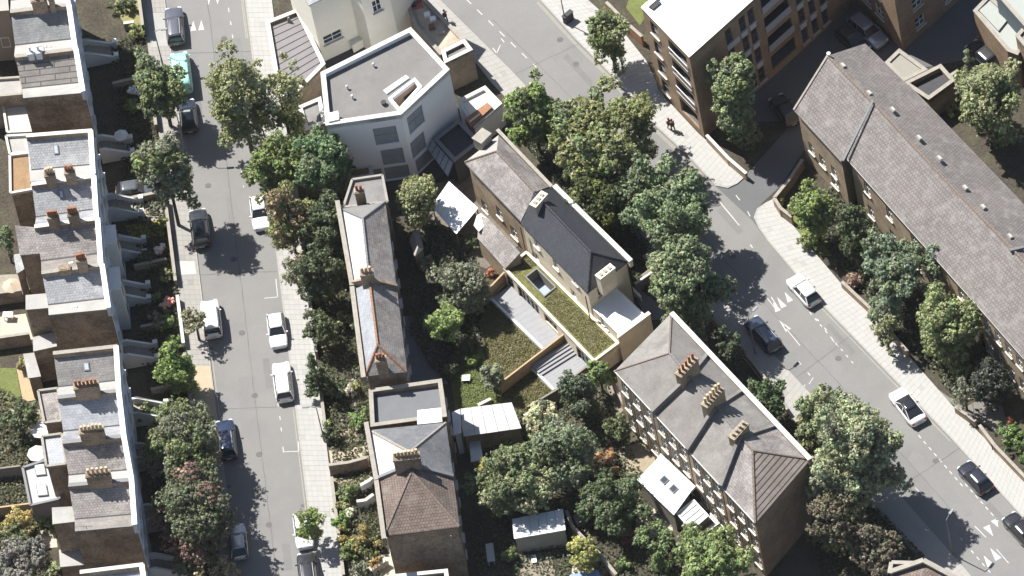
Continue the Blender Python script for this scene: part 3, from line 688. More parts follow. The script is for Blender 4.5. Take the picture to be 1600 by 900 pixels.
wing(h, [(36, 553), (53, 551), (64, 588), (44, 591)], 3.6, BRICK, FELTL)
h, g = butterfly('terraced house with bright blue grey slates and a narrow brown roofed rear wing', (90, 622), (188, 611), (196, 682), (98, 692), cop=LEAD, roof=SLATEL, chim=((119, 158, 6, POT, .9),), steps=.12, roof2=SLATE)
wing(h, [(60, 613), (91, 609), (96, 660), (70, 663)], 8.2, BRICK, SLATEB, coping=COPING)
h, g = butterfly('terraced house with brown slates and a wide chimney of pale pots, skylit flat extension behind', (98, 692), (196, 682), (208, 750), (107, 759), cop=LEAD, roof=SLATEB, roof2=FELTL, chim=((128, 166, 6, POTB, .9),), steps=.5)
wing(h, [(66, 684), (97, 680), (104, 727), (73, 731)], 8.2, BRICK, SLATEL, coping=COPING)
fx = wing(h, [(36, 733), (74, 721), (86, 758), (108, 764), (92, 782), (48, 792)], 3.4, M('grey_render', (.22, .22, .23), .1), M('pale_grey_roof', (.36, .365, .37), .06, .6), coping=LEAD, name='flat_extension')
for a, b in (((63, 735), 1.0), ((66, 767), 1.05)):
    p = P(*a, 3.45); u = P(a[0] + 10, a[1] - 1, 3.45) - p; v = P(a[0] + 2, a[1] + 10, 3.45) - p
    skylight(fx, p + Zv * .05, u, v, 1.0, 1.35, LEAD, M('frosted_glass', (.62, .64, .66), .08, .5, .3))
h, g = butterfly('end terraced house with grey brown slates and five tall pots, above the sunlit brick gable', (107, 759), (208, 750), (213, 821), (117, 830), cop=LEAD, roof=SLATEB, roof2=MB_('pale_brown_slate', (0,) * 3, (0,) * 3, (0,) * 3, 1, 1), chim=((138, 176, 5, POTB, .9),), steps=.6)
roof_bits(h, g, aer=((.2, .5),))
wing(h, [(81, 793), (117, 791), (117, 815), (82, 819)], 9.0, BRICK, FELTL)
wing(h, [(92, 859), (126, 853), (135, 882), (94, 886)], 4.2, BRICK, FELTL)
h, g = butterfly('end terraced house whose white coping faces the sunlit brick gable across the passage', (125, 895), (224, 883), (234, 955), (133, 966), cop=COPW, steps=.5)

# ---- middle terrace
GM = 'houses of the hip roofed middle terrace'
def ext(pts): return pts
def plain_house(name, label, eave, z, wall, roofs, win=None, group=None, over=.22, z0=0.0, cat='house', frame=None, fascia=None):
    """walls under an eave outline (picture points at height z) and roof planes of (x, y, z) picture points"""
    e = PP(eave, z); th = thing(name, label, cat, lift(sum(e, Vector()) / len(e), 0), group)
    wp = inset(e, over); walls(th, wp, z - .08, wall, z0, win, frame=frame)
    for mat, pls in roofs:
        for pl in pls: O('roof', MBu().slab([P(*q) for q in pl], .13), mat, th)
    if fascia: ring(th, e, z - .2, .1, .12, fascia, 'gutter', .04)
    return th
def row(fr, zs, w, h): return [('f', f, z, w, h) for z in zs for f in fr]
# A: white coated slope toward the street, sunlight put into its colour
zA = 9.0; r_ = 11.2
A = plain_house('terraced_house', 'middle terrace house with white coated street slope and three pot chimney', [(533, 326), (602, 315), (619, 444), (550, 444)], zA, BRICK,
    [(LEADW, [[(533, 326, zA), (567, 341, r_), (577, 434, r_), (550, 444, zA)]]), (SLATEB, [[(602, 315, zA), (619, 444, zA), (577, 434, r_), (567, 341, r_)]]), (FELT, [[(533, 326, zA), (602, 315, zA), (567, 341, r_)]])],
    {1: row((.15, .4, .65, .88), (2, 4.8, 7.4), 1.0, 1.6), 3: row((.2, .5, .8), (2, 4.8, 7.4), 1.0, 1.6)}, GM)
ridge(A, [P(567, 341, r_), P(577, 434, r_)], LEAD); ridge(A, [P(602, 315, zA), P(567, 341, r_), P(533, 326, zA)], LEAD)
O('street_parapet', MBu().bar(P(527, 314, zA + .5) - Zv * 1.2, P(550, 446, zA + .5) - Zv * 1.2, .35, 1.2), BRICK, A)
O('parapet_coping', MBu().bar(P(527, 314, zA + .5) + Zv * .001, P(550, 446, zA + .5) + Zv * .001, .45, .09), COPING, A)
O('party_wall', MBu().bar(P(547, 441, zA + .3) - Zv * .8, P(577, 434, r_ + .4) - Zv * .9, .35, .9).bar(P(577, 434, r_ + .4) - Zv * .9, P(621, 446, zA + .3) - Zv * .8, .35, .9), BRICK, A)
chimney(A, P(576, 440, r_ - .2), P(586, 439, 9) - P(576, 440, 9), 1.25, .7, 1.5, 3, BRICK, POTB)
wing(A, [(551, 283), (598, 276), (606, 318), (537, 326)], 7.6, BRICK, FELT, coping=COPING, name='front_block')
chimney(A, P(563, 306, 9.4), P(573, 305, 9) - P(563, 306, 9), .9, .6, .9, 2, BRICK, POT)
# B: orange ridge tiles
B = plain_house('terraced_house', 'middle terrace house with orange ridge tiles on a hipped slate roof', [(552, 452), (620, 449), (636, 581), (570, 588)], zA, BRICK,
    [(SLATEL, [[(552, 452, zA), (578, 442, r_), (590, 538, r_), (570, 588, zA)]]), (SLATEB, [[(620, 449, zA), (636, 581, zA), (590, 538, r_), (578, 442, r_)]]), (SLATEB, [[(570, 588, zA), (590, 538, r_), (636, 581, zA)]])],
    {1: row((.15, .4, .65, .88), (2, 4.8, 7.4), 1.0, 1.6), 3: row((.2, .5, .8), (2, 4.8, 7.4), 1.0, 1.6)}, GM)
ridge(B, [P(578, 442, r_), P(590, 538, r_)], RIDGEO); ridge(B, [P(570, 588, zA), P(590, 538, r_), P(636, 581, zA)], RIDGEO)
O('street_parapet', MBu().bar(P(550, 448, zA + .5) - Zv * 1.2, P(568, 590, zA + .5) - Zv * 1.2, .35, 1.2), BRICK, B)
O('parapet_coping', MBu().bar(P(550, 448, zA + .5) + Zv * .001, P(568, 590, zA + .5) + Zv * .001, .45, .09), COPING, B)
chimney(B, P(598, 575, 9.9), P(608, 574, 9) - P(598, 575, 9), 1.0, .65, 1.5, 3, BRICK, POT)
# C: flat roof with sunken parapets
cC = [(577, 610), (690, 594), (698, 652), (580, 668)]
eC = PP(cC, 8.0); Cth = thing('link_house', 'flat roofed link house between the orange ridged and the brown hipped house', 'house', lift(sum(eC, Vector()) / 4, 0), GM)
walls(Cth, eC, 8.0, BRICK, 0, {1: row((.3, .7), (2, 4.8, 6.9), 1.0, 1.4), 3: row((.3, .7), (2, 4.8, 6.9), 1.0, 1.4)})
O('roof', MBu().poly(at_z(inset(eC, .2), 7.55)), M('blue_grey_felt', (.135, .14, .15), .15, .8, .85, .1), Cth)
ring(Cth, eC, 7.5, .62, .32, BRICK, 'parapet'); ring(Cth, eC, 8.121, .08, .38, COPING, 'parapet_coping', .05)
q = [P(*a, 8.25) for a in ((652, 641), (689, 637), (691, 659), (652, 663))]; O('white_roof_panel', MBu().slab(q, .08), WROOF, Cth)
# D: two hipped roofs about one chimney
D1 = plain_house('terraced_house', 'middle terrace house with pale slate hips meeting at the seven pot chimney', [(577, 672), (697, 660), (708, 744), (588, 752)], zA, BRICK,
    [(MB_('mid_slate', (.155, .16, .172), (.125, .13, .14), (.07, .07, .075), .3, .25, .012, .2, .6, .4, stain=(.19, .19, .195), spec=.4), [[(577, 672, zA), (697, 660, zA), (640, 706, r_ + .3)], [(697, 660, zA), (708, 744, zA), (641, 722, r_ + .3), (640, 706, r_ + .3)]]), (LEADW, [[(577, 672, zA), (640, 706, r_ + .3), (641, 722, r_ + .3), (588, 752, zA)]])],
    {1: row((.25, .6), (2, 4.8, 7.4), 1.0, 1.6), 3: row((.3, .7), (2, 4.8, 7.4), 1.0, 1.6)}, GM)
ridge(D1, [P(577, 672, zA), P(640, 706, r_ + .3), P(697, 660, zA)], COPING, .34)
D2 = plain_house('terraced_house', 'end house of the middle terrace with a steep brown tiled hip and brick gable wall', [(588, 752), (708, 744), (718, 823), (600, 838)], zA, BRICK,
    [(TILER, [[(588, 752, zA), (641, 724, r_ + .3), (643, 737, r_ + .3), (600, 838, zA)], [(708, 744, zA), (718, 823, zA), (643, 737, r_ + .3), (641, 724, r_ + .3)], [(600, 838, zA), (643, 737, r_ + .3), (718, 823, zA)]])],
    {1: row((.25, .6), (2, 4.8, 7.4), 1.0, 1.6), 3: row((.3, .7), (2, 4.8, 7.4), 1.0, 1.6)}, GM)
ridge(D2, [P(600, 838, zA), P(643, 737, r_ + .3), P(718, 823, zA)], RIDGEB, .32)
O('party_wall', MBu().bar(P(586, 748, zA + .3) - Zv * .8, P(641, 724, r_ + .55) - Zv * .9, .35, .9).bar(P(641, 724, r_ + .55) - Zv * .9, P(709, 743, zA + .3) - Zv * .8, .35, .9), LEAD, D2)
chimney(D2, P(638, 727, r_ + .2), P(648, 726, 9) - P(638, 727, 9), 2.5, .8, 1.5, 7, BRICK, POTB)
for t_, a, b in ((D1, (572, 660), (588, 750)), (D2, (588, 751), (600, 842))):
    O('street_parapet', MBu().bar(P(*a, zA + .5) - Zv * 1.2, P(*b, zA + .5) - Zv * 1.2, .35, 1.2), BRICK, t_)
    O('parapet_coping', MBu().bar(P(*a, zA + .5) + Zv * .001, P(*b, zA + .5) + Zv * .001, .45, .09), COPING, t_)
c = P(705, 835, 8.0); d_ = P(725, 905, 0)
O('drainpipe', MBu().cyl(P(704, 835, 8.6) + Vector((0, -.15, 0)), P(704, 835, 8.6) + Vector((0, -.15, -8.5)), .06, .06, 6), LEAD, D2)
e = PP([(613, 899), (699, 890), (712, 980), (622, 990)], 5.0); th = thing('low_house', 'low white coped house across the passage from the brick gable wall', 'house', lift(sum(e, Vector()) / 4, 0))
walls(th, e, 5.0, BRICK); O('roof', MBu().poly(at_z(inset(e, .2), 4.6)), FELT, th); ring(th, e, 4.5, .5, .3, BRICK); ring(th, e, 5.001, .09, .36, COPW, 'parapet_coping', .05)

# ---- white studio building and its neighbours
wp_ = [(502, 115), (642, 45), (702, 110), (627, 180), (510, 197)]
e = PP(wp_, 10.0); Wb = thing('studio_building', 'white rendered studio building with folded facade and grey flat roof', 'building', lift(sum(e, Vector()) / 5, 0))
BGLASS = paint('blue_grey_glazing', (.33, .35, .385), .3, 0, 0, .6)
walls(Wb, e, 10.0, M('white_render', (.84, .85, .87), .03, .4, .8), 0, {3: [('p', 603, 212, 2.3, 2.7), ('p', 614, 245, 2.2, 2.5), ('f', .62, 1.2, 3.0, 2.0), ('f', .22, 1.2, 2.4, 2.0)], 2: [('p', 650, 187, 2.2, 2.7), ('p', 654, 227, 2.0, 2.6), ('f', .75, 1.2, 2.6, 2.0), ('f', .45, 1.2, 2.4, 2.0)]}, frame=M('grey_frame', (.33, .34, .36), .05), glass=BGLASS, bars=1, sill=False)
hole = PP([(613, 158), (648, 131), (655, 139), (625, 172)], 9.55)
O('roof', holed(MBu(), at_z(inset(e, .25), 9.55), hole), M('studio_felt', (.158, .152, .148), .16, .6, .9, .1, stain=(.185, .18, .172)), Wb)
lw = MBu()
for i in range(4): lw.poly([hole[i], hole[(i + 1) % 4], hole[(i + 1) % 4] - Zv * 2.6, hole[i] - Zv * 2.6])
lw.poly([p - Zv * 2.6 for p in hole]); lo_ = O('lightwell', lw, M('pinkish_render', (.42, .34, .28), .1), Wb)
ring(Wb, hole, 9.56, .45, -.28, M('white_render', (.7,) * 3), 'lightwell_kerb')
s0, s1 = hole[0].lerp(hole[1], .45), hole[0].lerp(hole[1], .95); O('lightwell_window', MBu().bar(s0 - Zv * 1.9 + Vector((.1, -.1, 0)), s1 - Zv * 1.9 + Vector((.1, -.1, 0)), .08, 1.3), GLASS, lo_)
ring(Wb, e, 9.5, .6, .33, M('white_render', (.7,) * 3)); ring(Wb, e, 10.101, .09, .45, COPW, 'parapet_coping', .06)
O('white_roof_light', MBu().slab(PP([(599, 141), (634, 117), (639, 121), (604, 146)], 9.75), .2), WROOF, Wb)
O('roof_box', MBu().slab(PP([(511, 177), (528, 173), (530, 186), (513, 190)], 10.4), .5), WHITE, Wb)
for x, y in ((584, 104), (543, 139), (551, 154)):
    p = P(x, y, 9.55); O('roof_vent', MBu().cyl(p, p + Zv * .45, .08, .08, 8).cyl(p + Zv * .45, p + Zv * .55, .16, .1, 8), COPW, Wb)
p = P(600, 163, 9.55); O('roof_plant_pot', MBu().cyl(p, p + Zv * .4, .22, .28, 10), FELTD, Wb)
def flat_building(name, label, pxs, z, wall, roof, cop=None, hp=.35, cat='building', win=None, z0=0, tw=.28):
    e = PP(pxs, z); th = thing(name, label, cat, lift(sum(e, Vector()) / len(e), z0)); walls(th, e, z - .002, wall, z0, win)
    if hp > 0:
        O('roof', MBu().poly(at_z(inset(e, .1), z - hp)), roof, th)
        ring(th, e, z - hp - .05, hp + .05, tw, wall); ring(th, e, z + .001, .08, tw + .08, cop or COPING, 'parapet_coping', .05)
    else: O('roof', MBu().slab([p + Zv * .1 for p in inset(e, -.12)], .12), roof, th)
    return th
G1 = flat_building('single_storey_shop', 'long low flat roof with felt seams beside the cream building', [(416, 34), (466, 14), (508, 100), (466, 143), (436, 152)], 4.0, BRICKY, M('mauve_felt', (.185, .175, .178), .1, .6, .9, .1), COPW)
for i in range(9):
    t = (i + .7) / 9.6; a, b = (421 + 40 * t * .55, 40 + 104 * t), (468 + 38 * t, 20 + 84 * t)
    O('felt_seam', MBu().bar(P(*a, 3.66), P(*b, 3.66), .07, .025), FELTD, G1)
p = P(452, 34, 3.66); O('roof_vent', MBu().cyl(p, p + Zv * .7, .22, .1, 8), LEAD, G1)
flat_building('rear_store', 'small low felt roof tucked between the avenue trees and the white studio', [(466, 167), (501, 152), (509, 192), (478, 204)], 3.8, BRICKY, FELT, COPW, .2)
Ce = PP([(484, 6), (543, -22), (563, -5), (604, -26), (640, -75), (540, -125), (440, -60)], 11.0)
Cr = thing('cream_building', 'tall cream rendered building with sash windows beside the low felt roof', 'building', lift(sum(Ce, Vector()) / 7, 0))
walls(Cr, Ce, 11.0, CREAM, 0, {0: [('p', 520, 58, 2.1, 1.3)], 1: [('p', 545, 13, 1.0, 2.4)], 2: [('f', .5, 8.5, 1.0, 1.8)]})
O('roof', MBu().slab([p + Zv * .1 for p in inset(Ce, -.2)], .15), SLATE, Cr)
flat_building('yard_extension', 'dark sunken yard extension between the cream building and the white studio', [(500, 78), (560, 45), (625, 12), (640, 40), (508, 108)], 1.6, BRICK, FELTD, None, 0)
O_ = flat_building('cream_bay', 'cream bay with a white ledge in the shaded yard', [(545, 58), (575, 47), (578, 54), (550, 70)], 3.0, CREAM, COPW, None, 0)
G2 = flat_building('low_roof_terrace', 'low flat roof with red and beige patches beside the road', [(630, -5), (662, -5), (726, 62), (688, 86), (648, 42)], 4.2, BRICKT, M('dirty_beige_roof', (.40, .35, .28), .25, .7, .9, stain=(.30, .22, .16)), COPING, .3)
O('red_tile_patch', MBu().poly(PP([(634, 0), (655, -4), (663, 12), (643, 17)], 3.905)), M('red_tiles', (.42, .15, .12), .3, 2, .9), G2)
for x, y, c_ in ((668, 25, WHITE), (677, 32, WHITE), (675, 44, WOODD), (645, 8, FELTD), (690, 52, COPING)):
    p = P(x, y, 3.9); O('planter', MBu().box(p, (.3, 0, 0), (0, .25, 0), .4), c_, G2)
G3 = flat_building('brick_store', 'brick store with pale coping at the end of the low roof terrace', [(690, 80), (726, 62), (738, 78), (695, 99)], 4.6, BRICKY, FELT, COPW, .3)
G4 = flat_building('white_courtyard_house', 'small white courtyard house with orange brick inside its parapet', [(715, 157), (758, 135), (784, 162), (741, 200)], 3.4, M('white_render', (.7,) * 3), M('pale_membrane', (.58, .57, .53), .06), COPW, .25)
q = PP([(727, 188), (762, 163), (770, 170), (736, 200)], 3.5); O('orange_wall', MBu().slab([p + Zv * .3 for p in q], .8), BRICKO, G4)
O('courtyard_window', MBu().bar(P(735, 196, 3.2) + Vector((0, -.1, .1)), P(751, 184, 3.2) + Vector((0, -.1, .1)), .1, .7), WHITE, G4)
G5 = flat_building('dark_extension', 'square dark flat roof with glazed side below the white studio', [(678, 218), (717, 187), (750, 222), (710, 253)], 3.6, M('charcoal_cladding', (.06, .065, .075), .1), FELTD, LEAD, .35)
q = PP([(668, 232), (680, 222), (712, 254), (700, 276)], 2.6); th = O('glazed_lean_to', MBu().slab([q[0], q[1] + Zv * .7, q[2] + Zv * .7, q[3]], .06), BGLASS, G5)
for i in range(6): O('glazing_bar', MBu().bar(q[0].lerp(q[3], i / 5) + Zv * .03, q[1].lerp(q[2], i / 5) + Zv * .73, .07, .05), LEAD, G5)
flat_building('brick_planter_block', 'small walled roof garden of dry grass beside the white studio', [(541, 250), (578, 246), (584, 275), (548, 282)], 2.8, BRICKY, M('dry_sedum', (.23, .17, .075), .35, 1.5, .95, .4), COPW, .2)

# ---- brown roofed house, the new house and its extension
N_ = plain_house('cottage', 'yellow brick cottage with a plain brown slate roof joined to the new dark roof', [(726, 253), (779, 211), (859, 291), (814, 345)], 6.5, BRICKY,
    [(SLATEB, [[(726, 253, 6.5), (776, 236, 8.6), (836, 300, 8.6), (814, 345, 6.5)], [(779, 211, 6.5), (859, 291, 6.5), (836, 300, 8.6), (776, 236, 8.6)]]), (FELTL, [[(726, 253, 6.5), (779, 211, 6.5), (776, 236, 8.6)]])],
    {3: [('p', 757, 322, .95, 1.6), ('p', 780, 332, .95, 1.6), ('f', .25, 1.8, 1.1, 1.7), ('f', .6, 1.8, 1.1, 1.7)], 1: row((.3, .7), (2, 5), .9, 1.5)}, None, .25, fascia=LEAD)
ridge(N_, [P(726, 253, 6.5), P(776, 236, 8.6), P(836, 300, 8.6)], RIDGEB, .25)
O('side_coping', MBu().bar(P(777, 203, 6.9), P(862, 292, 6.9), .35, .12), COPING, N_)
O('chimney', MBu().box(P(756, 228, 6.4), (.55, .45, 0), (-.35, .43, 0), 1.5).box(P(756, 228, 6.4) + Zv * 1.5, (.62, .5, 0), (-.4, .48, 0), .15), COPING, N_)
wing(N_, [(748, 336), (765, 343), (813, 395), (789, 420), (746, 372)], 3.4, BRICKY, SLATEB, zs=[3.4, 4.2, 4.2, 2.9, 2.9], name='outshot')
O('white_ridge_cap', MBu().slab(PP([(745, 336), (752, 333), (766, 345), (748, 362), (740, 352)], 3.6), .1), COPW, N_)

ez = 6.6; rz_ = 8.7
Hh = plain_house('new_house', 'cream brick house with a new dark slate roof and white coping', [(814, 350), (864, 293), (981, 409), (918, 458)], ez, BRICKW,
    [(SLATED, [[(814, 350, ez), (834, 301, rz_), (923, 394, rz_), (918, 458, ez)], [(864, 293, ez), (981, 409, ez), (923, 394, rz_), (834, 301, rz_)], [(918, 458, ez), (923, 394, rz_), (981, 409, ez)]])],
    {3: [('p', 898, 437, .85, 1.35), ('p', 868, 413, .85, 1.35), ('p', 838, 380, .85, 1.35), ('p', 896, 459, .85, 1.1), ('p', 838, 401, .85, 1.1)], 2: [('f', .7, 5.2, .8, 1.2)]}, None, .12)
ridge(Hh, [P(834, 301, rz_), P(923, 394, rz_), P(918, 458, ez)], SLATED, .2); ridge(Hh, [P(923, 394, rz_), P(981, 409, ez)], SLATED, .2)
O('side_parapet', MBu().bar(P(866, 290, ez + .4) - Zv * .9, P(986, 408, ez + .4) - Zv * .9, .35, .9), BRICKW, Hh)
O('parapet_coping', MBu().bar(P(866, 290, ez + .4) + Zv * .001, P(986, 408, ez + .4) + Zv * .001, .48, .09), COPW, Hh)
def new_chimney(c, d):
    d = d.copy(); d.z = 0; d.normalize(); n = Vector((-d.y, d.x, 0))
    ch = O('chimney', MBu().box(c - Zv * 1.5, d * .95, n * .36, 2.6).box(c + Zv * 1.1, d * 1.0, n * .41, .14), BRICKW, Hh)
    for k in (-.55, 0, .55):
        for s in (-.13,): O('flue_slot', MBu().box(c + Zv * 1.241 + d * k, d * .15, n * .2, .10), COPING, ch)
new_chimney(P(844, 323, 8.0), P(864, 293, 6) - P(814, 350, 6)); new_chimney(P(948, 436, 7.2), P(981, 409, 6) - P(918, 458, 6))
for a in ((814.5, 354), (916, 462)):
    p = P(*a, ez - .3) + (P(*a, 0) - P(a[0] + 10, a[1] - 10, 0)).normalized() * .12
    O('drainpipe', MBu().cyl(p, lift(p, 2.5), .055, .055, 6), BLACK, Hh)
p = P(980, 416, ez - .3) + (P(10, 8, 0) - P(0, 0, 0)).normalized() * .1; O('drainpipe', MBu().cyl(p, lift(p, .2), .06, .06, 6), BLACK, Hh)
# white roofed annex
Ax = PP([(919, 476), (960, 447), (1007, 491), (965, 522)], 3.9); an = thing('annex', 'low annex with a bright white membrane roof beside the new house', 'building', lift(sum(Ax, Vector()) / 4, 0))
walls(an, Ax, 3.9, BRICKW, 0, {3: [('p', 936, 499, .35, .3), ('p', 943, 506, .35, .3), ('p', 949, 513, .35, .3)]}); O('roof', MBu().poly(at_z(inset(Ax, .1), 3.82)), WROOF, an); ring(an, Ax, 3.7, .26, .16, WHITE, 'parapet')
ga = PP([(965, 523), (1013, 488), (1016, 491), (966, 528)], 4.3); gw = thing('boundary_wall', 'tall cream coped wall closing the end of the white roofed annex', 'wall', lift(sum(ga, Vector()) / 4, 0))
walls(gw, ga, 4.3, BRICKW); O('coping', MBu().slab([p + Zv * .1 for p in inset(ga, -.06)], .1), COPW, gw)
# sedum roofed extension
ex = PP([(823, 393), (968, 537), (928, 567), (787, 421)], 2.5); xt = thing('garden_extension', 'single storey cream extension with a sedum roof and black framed glazing', 'building', lift(sum(ex, Vector()) / 4, 0))
walls(xt, ex, 2.5, BRICKW, 0, {2: [('f', .10, 1.3, 3.2, 1.9), ('f', .49, 1.5, 2.2, 1.2), ('f', .74, 1.3, 3.6, 1.9), ('f', .945, 1.3, 1.3, 1.9)]}, frame=BLACK, bars=2, sill=False)
ho = PP([(823, 434), (839, 422), (867, 450), (851, 463)], 2.42)
O('sedum_roof', holed(MBu(), at_z(inset(ex, .18), 2.42), ho), SEDUM, xt)
ring(xt, ex, 2.2, .42, .22, BRICKW, 'parapet'); ring(xt, ex, 2.621, .05, .26, M('pale_coping', (.56, .50, .40), .08), 'parapet_coping', .03)
lw = MBu()
for i in range(4): lw.poly([ho[i], ho[(i + 1) % 4], ho[(i + 1) % 4] - Zv * 1.5, ho[i] - Zv * 1.5])
lo_ = O('lightwell', lw, WOODG, xt); O('lightwell_glass', MBu().poly([p - Zv * 1.4 for p in ho]), M('pale_blue_glass', (.30, .36, .43), .05, .5, .12), lo_)
ring(xt, ho, 2.43, .16, -.12, LEAD, 'lightwell_kerb')
def boards(name, parent, q, n, mat, gap=.012, d=.03, piece='board'):
    """n boards side by side over the quad q, running from q[0]-q[3] to q[1]-q[2]"""
    for i in range(n):
        g_ = gap / max((q[3] - q[0]).length / n, .01)
        a, b = (i + g_ / 2) / n, (i + 1 - g_ / 2) / n
        O(piece, MBu().slab([q[0].lerp(q[3], a), q[1].lerp(q[2], a), q[1].lerp(q[2], b), q[0].lerp(q[3], b)], d), mat, parent, uv=False)
def deck(label, pxs, z, n):
    q = PP(pxs, z); th = thing('deck', label, 'deck', lift(sum(q, Vector()) / 4, 0))
    O('deck_frame', MBu().slab([p - Zv * .032 for p in q], z - .04), FELTD, th); boards('board', th, q, n, DECK); return th
deck('long grey boarded terrace below the wide black framed glazing', [(769, 466), (797, 445), (886, 534), (852, 549)], .45, 13)
d2 = deck('lower grey boarded terrace with a flight of deck steps beside the timber fence', [(830, 574), (892, 534), (932, 572), (867, 611)], .40, 11)
for i in range(4):
    t = .10 + i * .085; a, b = P(830, 574, .41).lerp(P(867, 611, .41), t), P(892, 534, .41).lerp(P(932, 572, .41), t)
    O('step', MBu().bar(a, b, .34, .62 - i * .15), DECK, d2)
for lab, a, b in (('white kerb wall between the long boarded terrace and the wide lawn', (765, 467), (849, 549)), ('white kerb wall between the lower terrace and the small lawn', (827, 573), (866, 613))):
    w_ = O('kerb_wall', MBu().bar(P(*a, .03), P(*b, .03), .24, .5), WHITE, label=lab, cat='wall'); 
def fence(label, pts, h, mat, n=9, base=0.0, cap=True, gap=.02, posts=1.8):
    ps = [P(x, y, base) for x, y in pts]; th = thing('timber_fence', label, 'fence', (ps[0] + ps[-1]) / 2)
    for a, b in zip(ps[:-1], ps[1:]):
        sh = (h - .06) / n
        for i in range(n): O('slat', MBu().bar(a + Zv * (.04 + i * sh), b + Zv * (.04 + i * sh), .03, sh - gap), mat, th)
        L_ = (b - a).length; k = max(1, int(L_ / posts))
        nn = Vector((-(b - a).y, (b - a).x, 0)).normalized() * .06
        for i in range(k + 1): p = a.lerp(b, i / k); O('post', MBu().box(p - nn, (.045, 0, 0), (0, .045, 0), h), mat, th)
        if cap: O('cap_rail', MBu().bar(a + Zv * (h + .001), b + Zv * (h + .001), .18, .05), mat, th)
    return th
fence('pale timber slat fence dividing the wide lawn from the lower terrace', [(884, 540), (785, 616)], 1.8, WOOD)
fence('pale timber slat fence at the top end of the long terrace', [(796, 437), (762, 473)], 1.7, WOOD)
fence('weathered timber fence closing the lower terrace and small lawn', [(932, 580), (872, 626), (828, 652)], 1.7, WOODG)
ground_patch('lawn', [(764, 468), (847, 549), (784, 616), (766, 580), (748, 505)], SEDUM, .06)
ground_patch('lawn', [(826, 575), (865, 613), (838, 640), (800, 655), (786, 618)], SEDUM, .06)
# timber sheds beside the new house
def bench_box(label, pxs, z, h):
    q = PP(pxs, z); th = thing('timber_box', label, 'storage box', lift(sum(q, Vector()) / 4, 0)); i = inset(q, .06)
    O('side_panel', MBu().prism(at_z(i, 0), at_z(i, z - .07), (False, True)), M('red_timber', (.20, .095, .055), .2, 2), th); boards('lid_board', th, q, 7, WOODG, .03, .06, 'lid_board')
bench_box('slatted timber box on the dark lawn, the one nearer the hedge', [(1003, 400), (1018, 388), (1035, 398), (1019, 412)], 1.1, 1)
bench_box('slatted timber box against the slate paved yard wall', [(1001, 430), (1021, 414), (1033, 424), (1013, 440)], 1.1, 1)

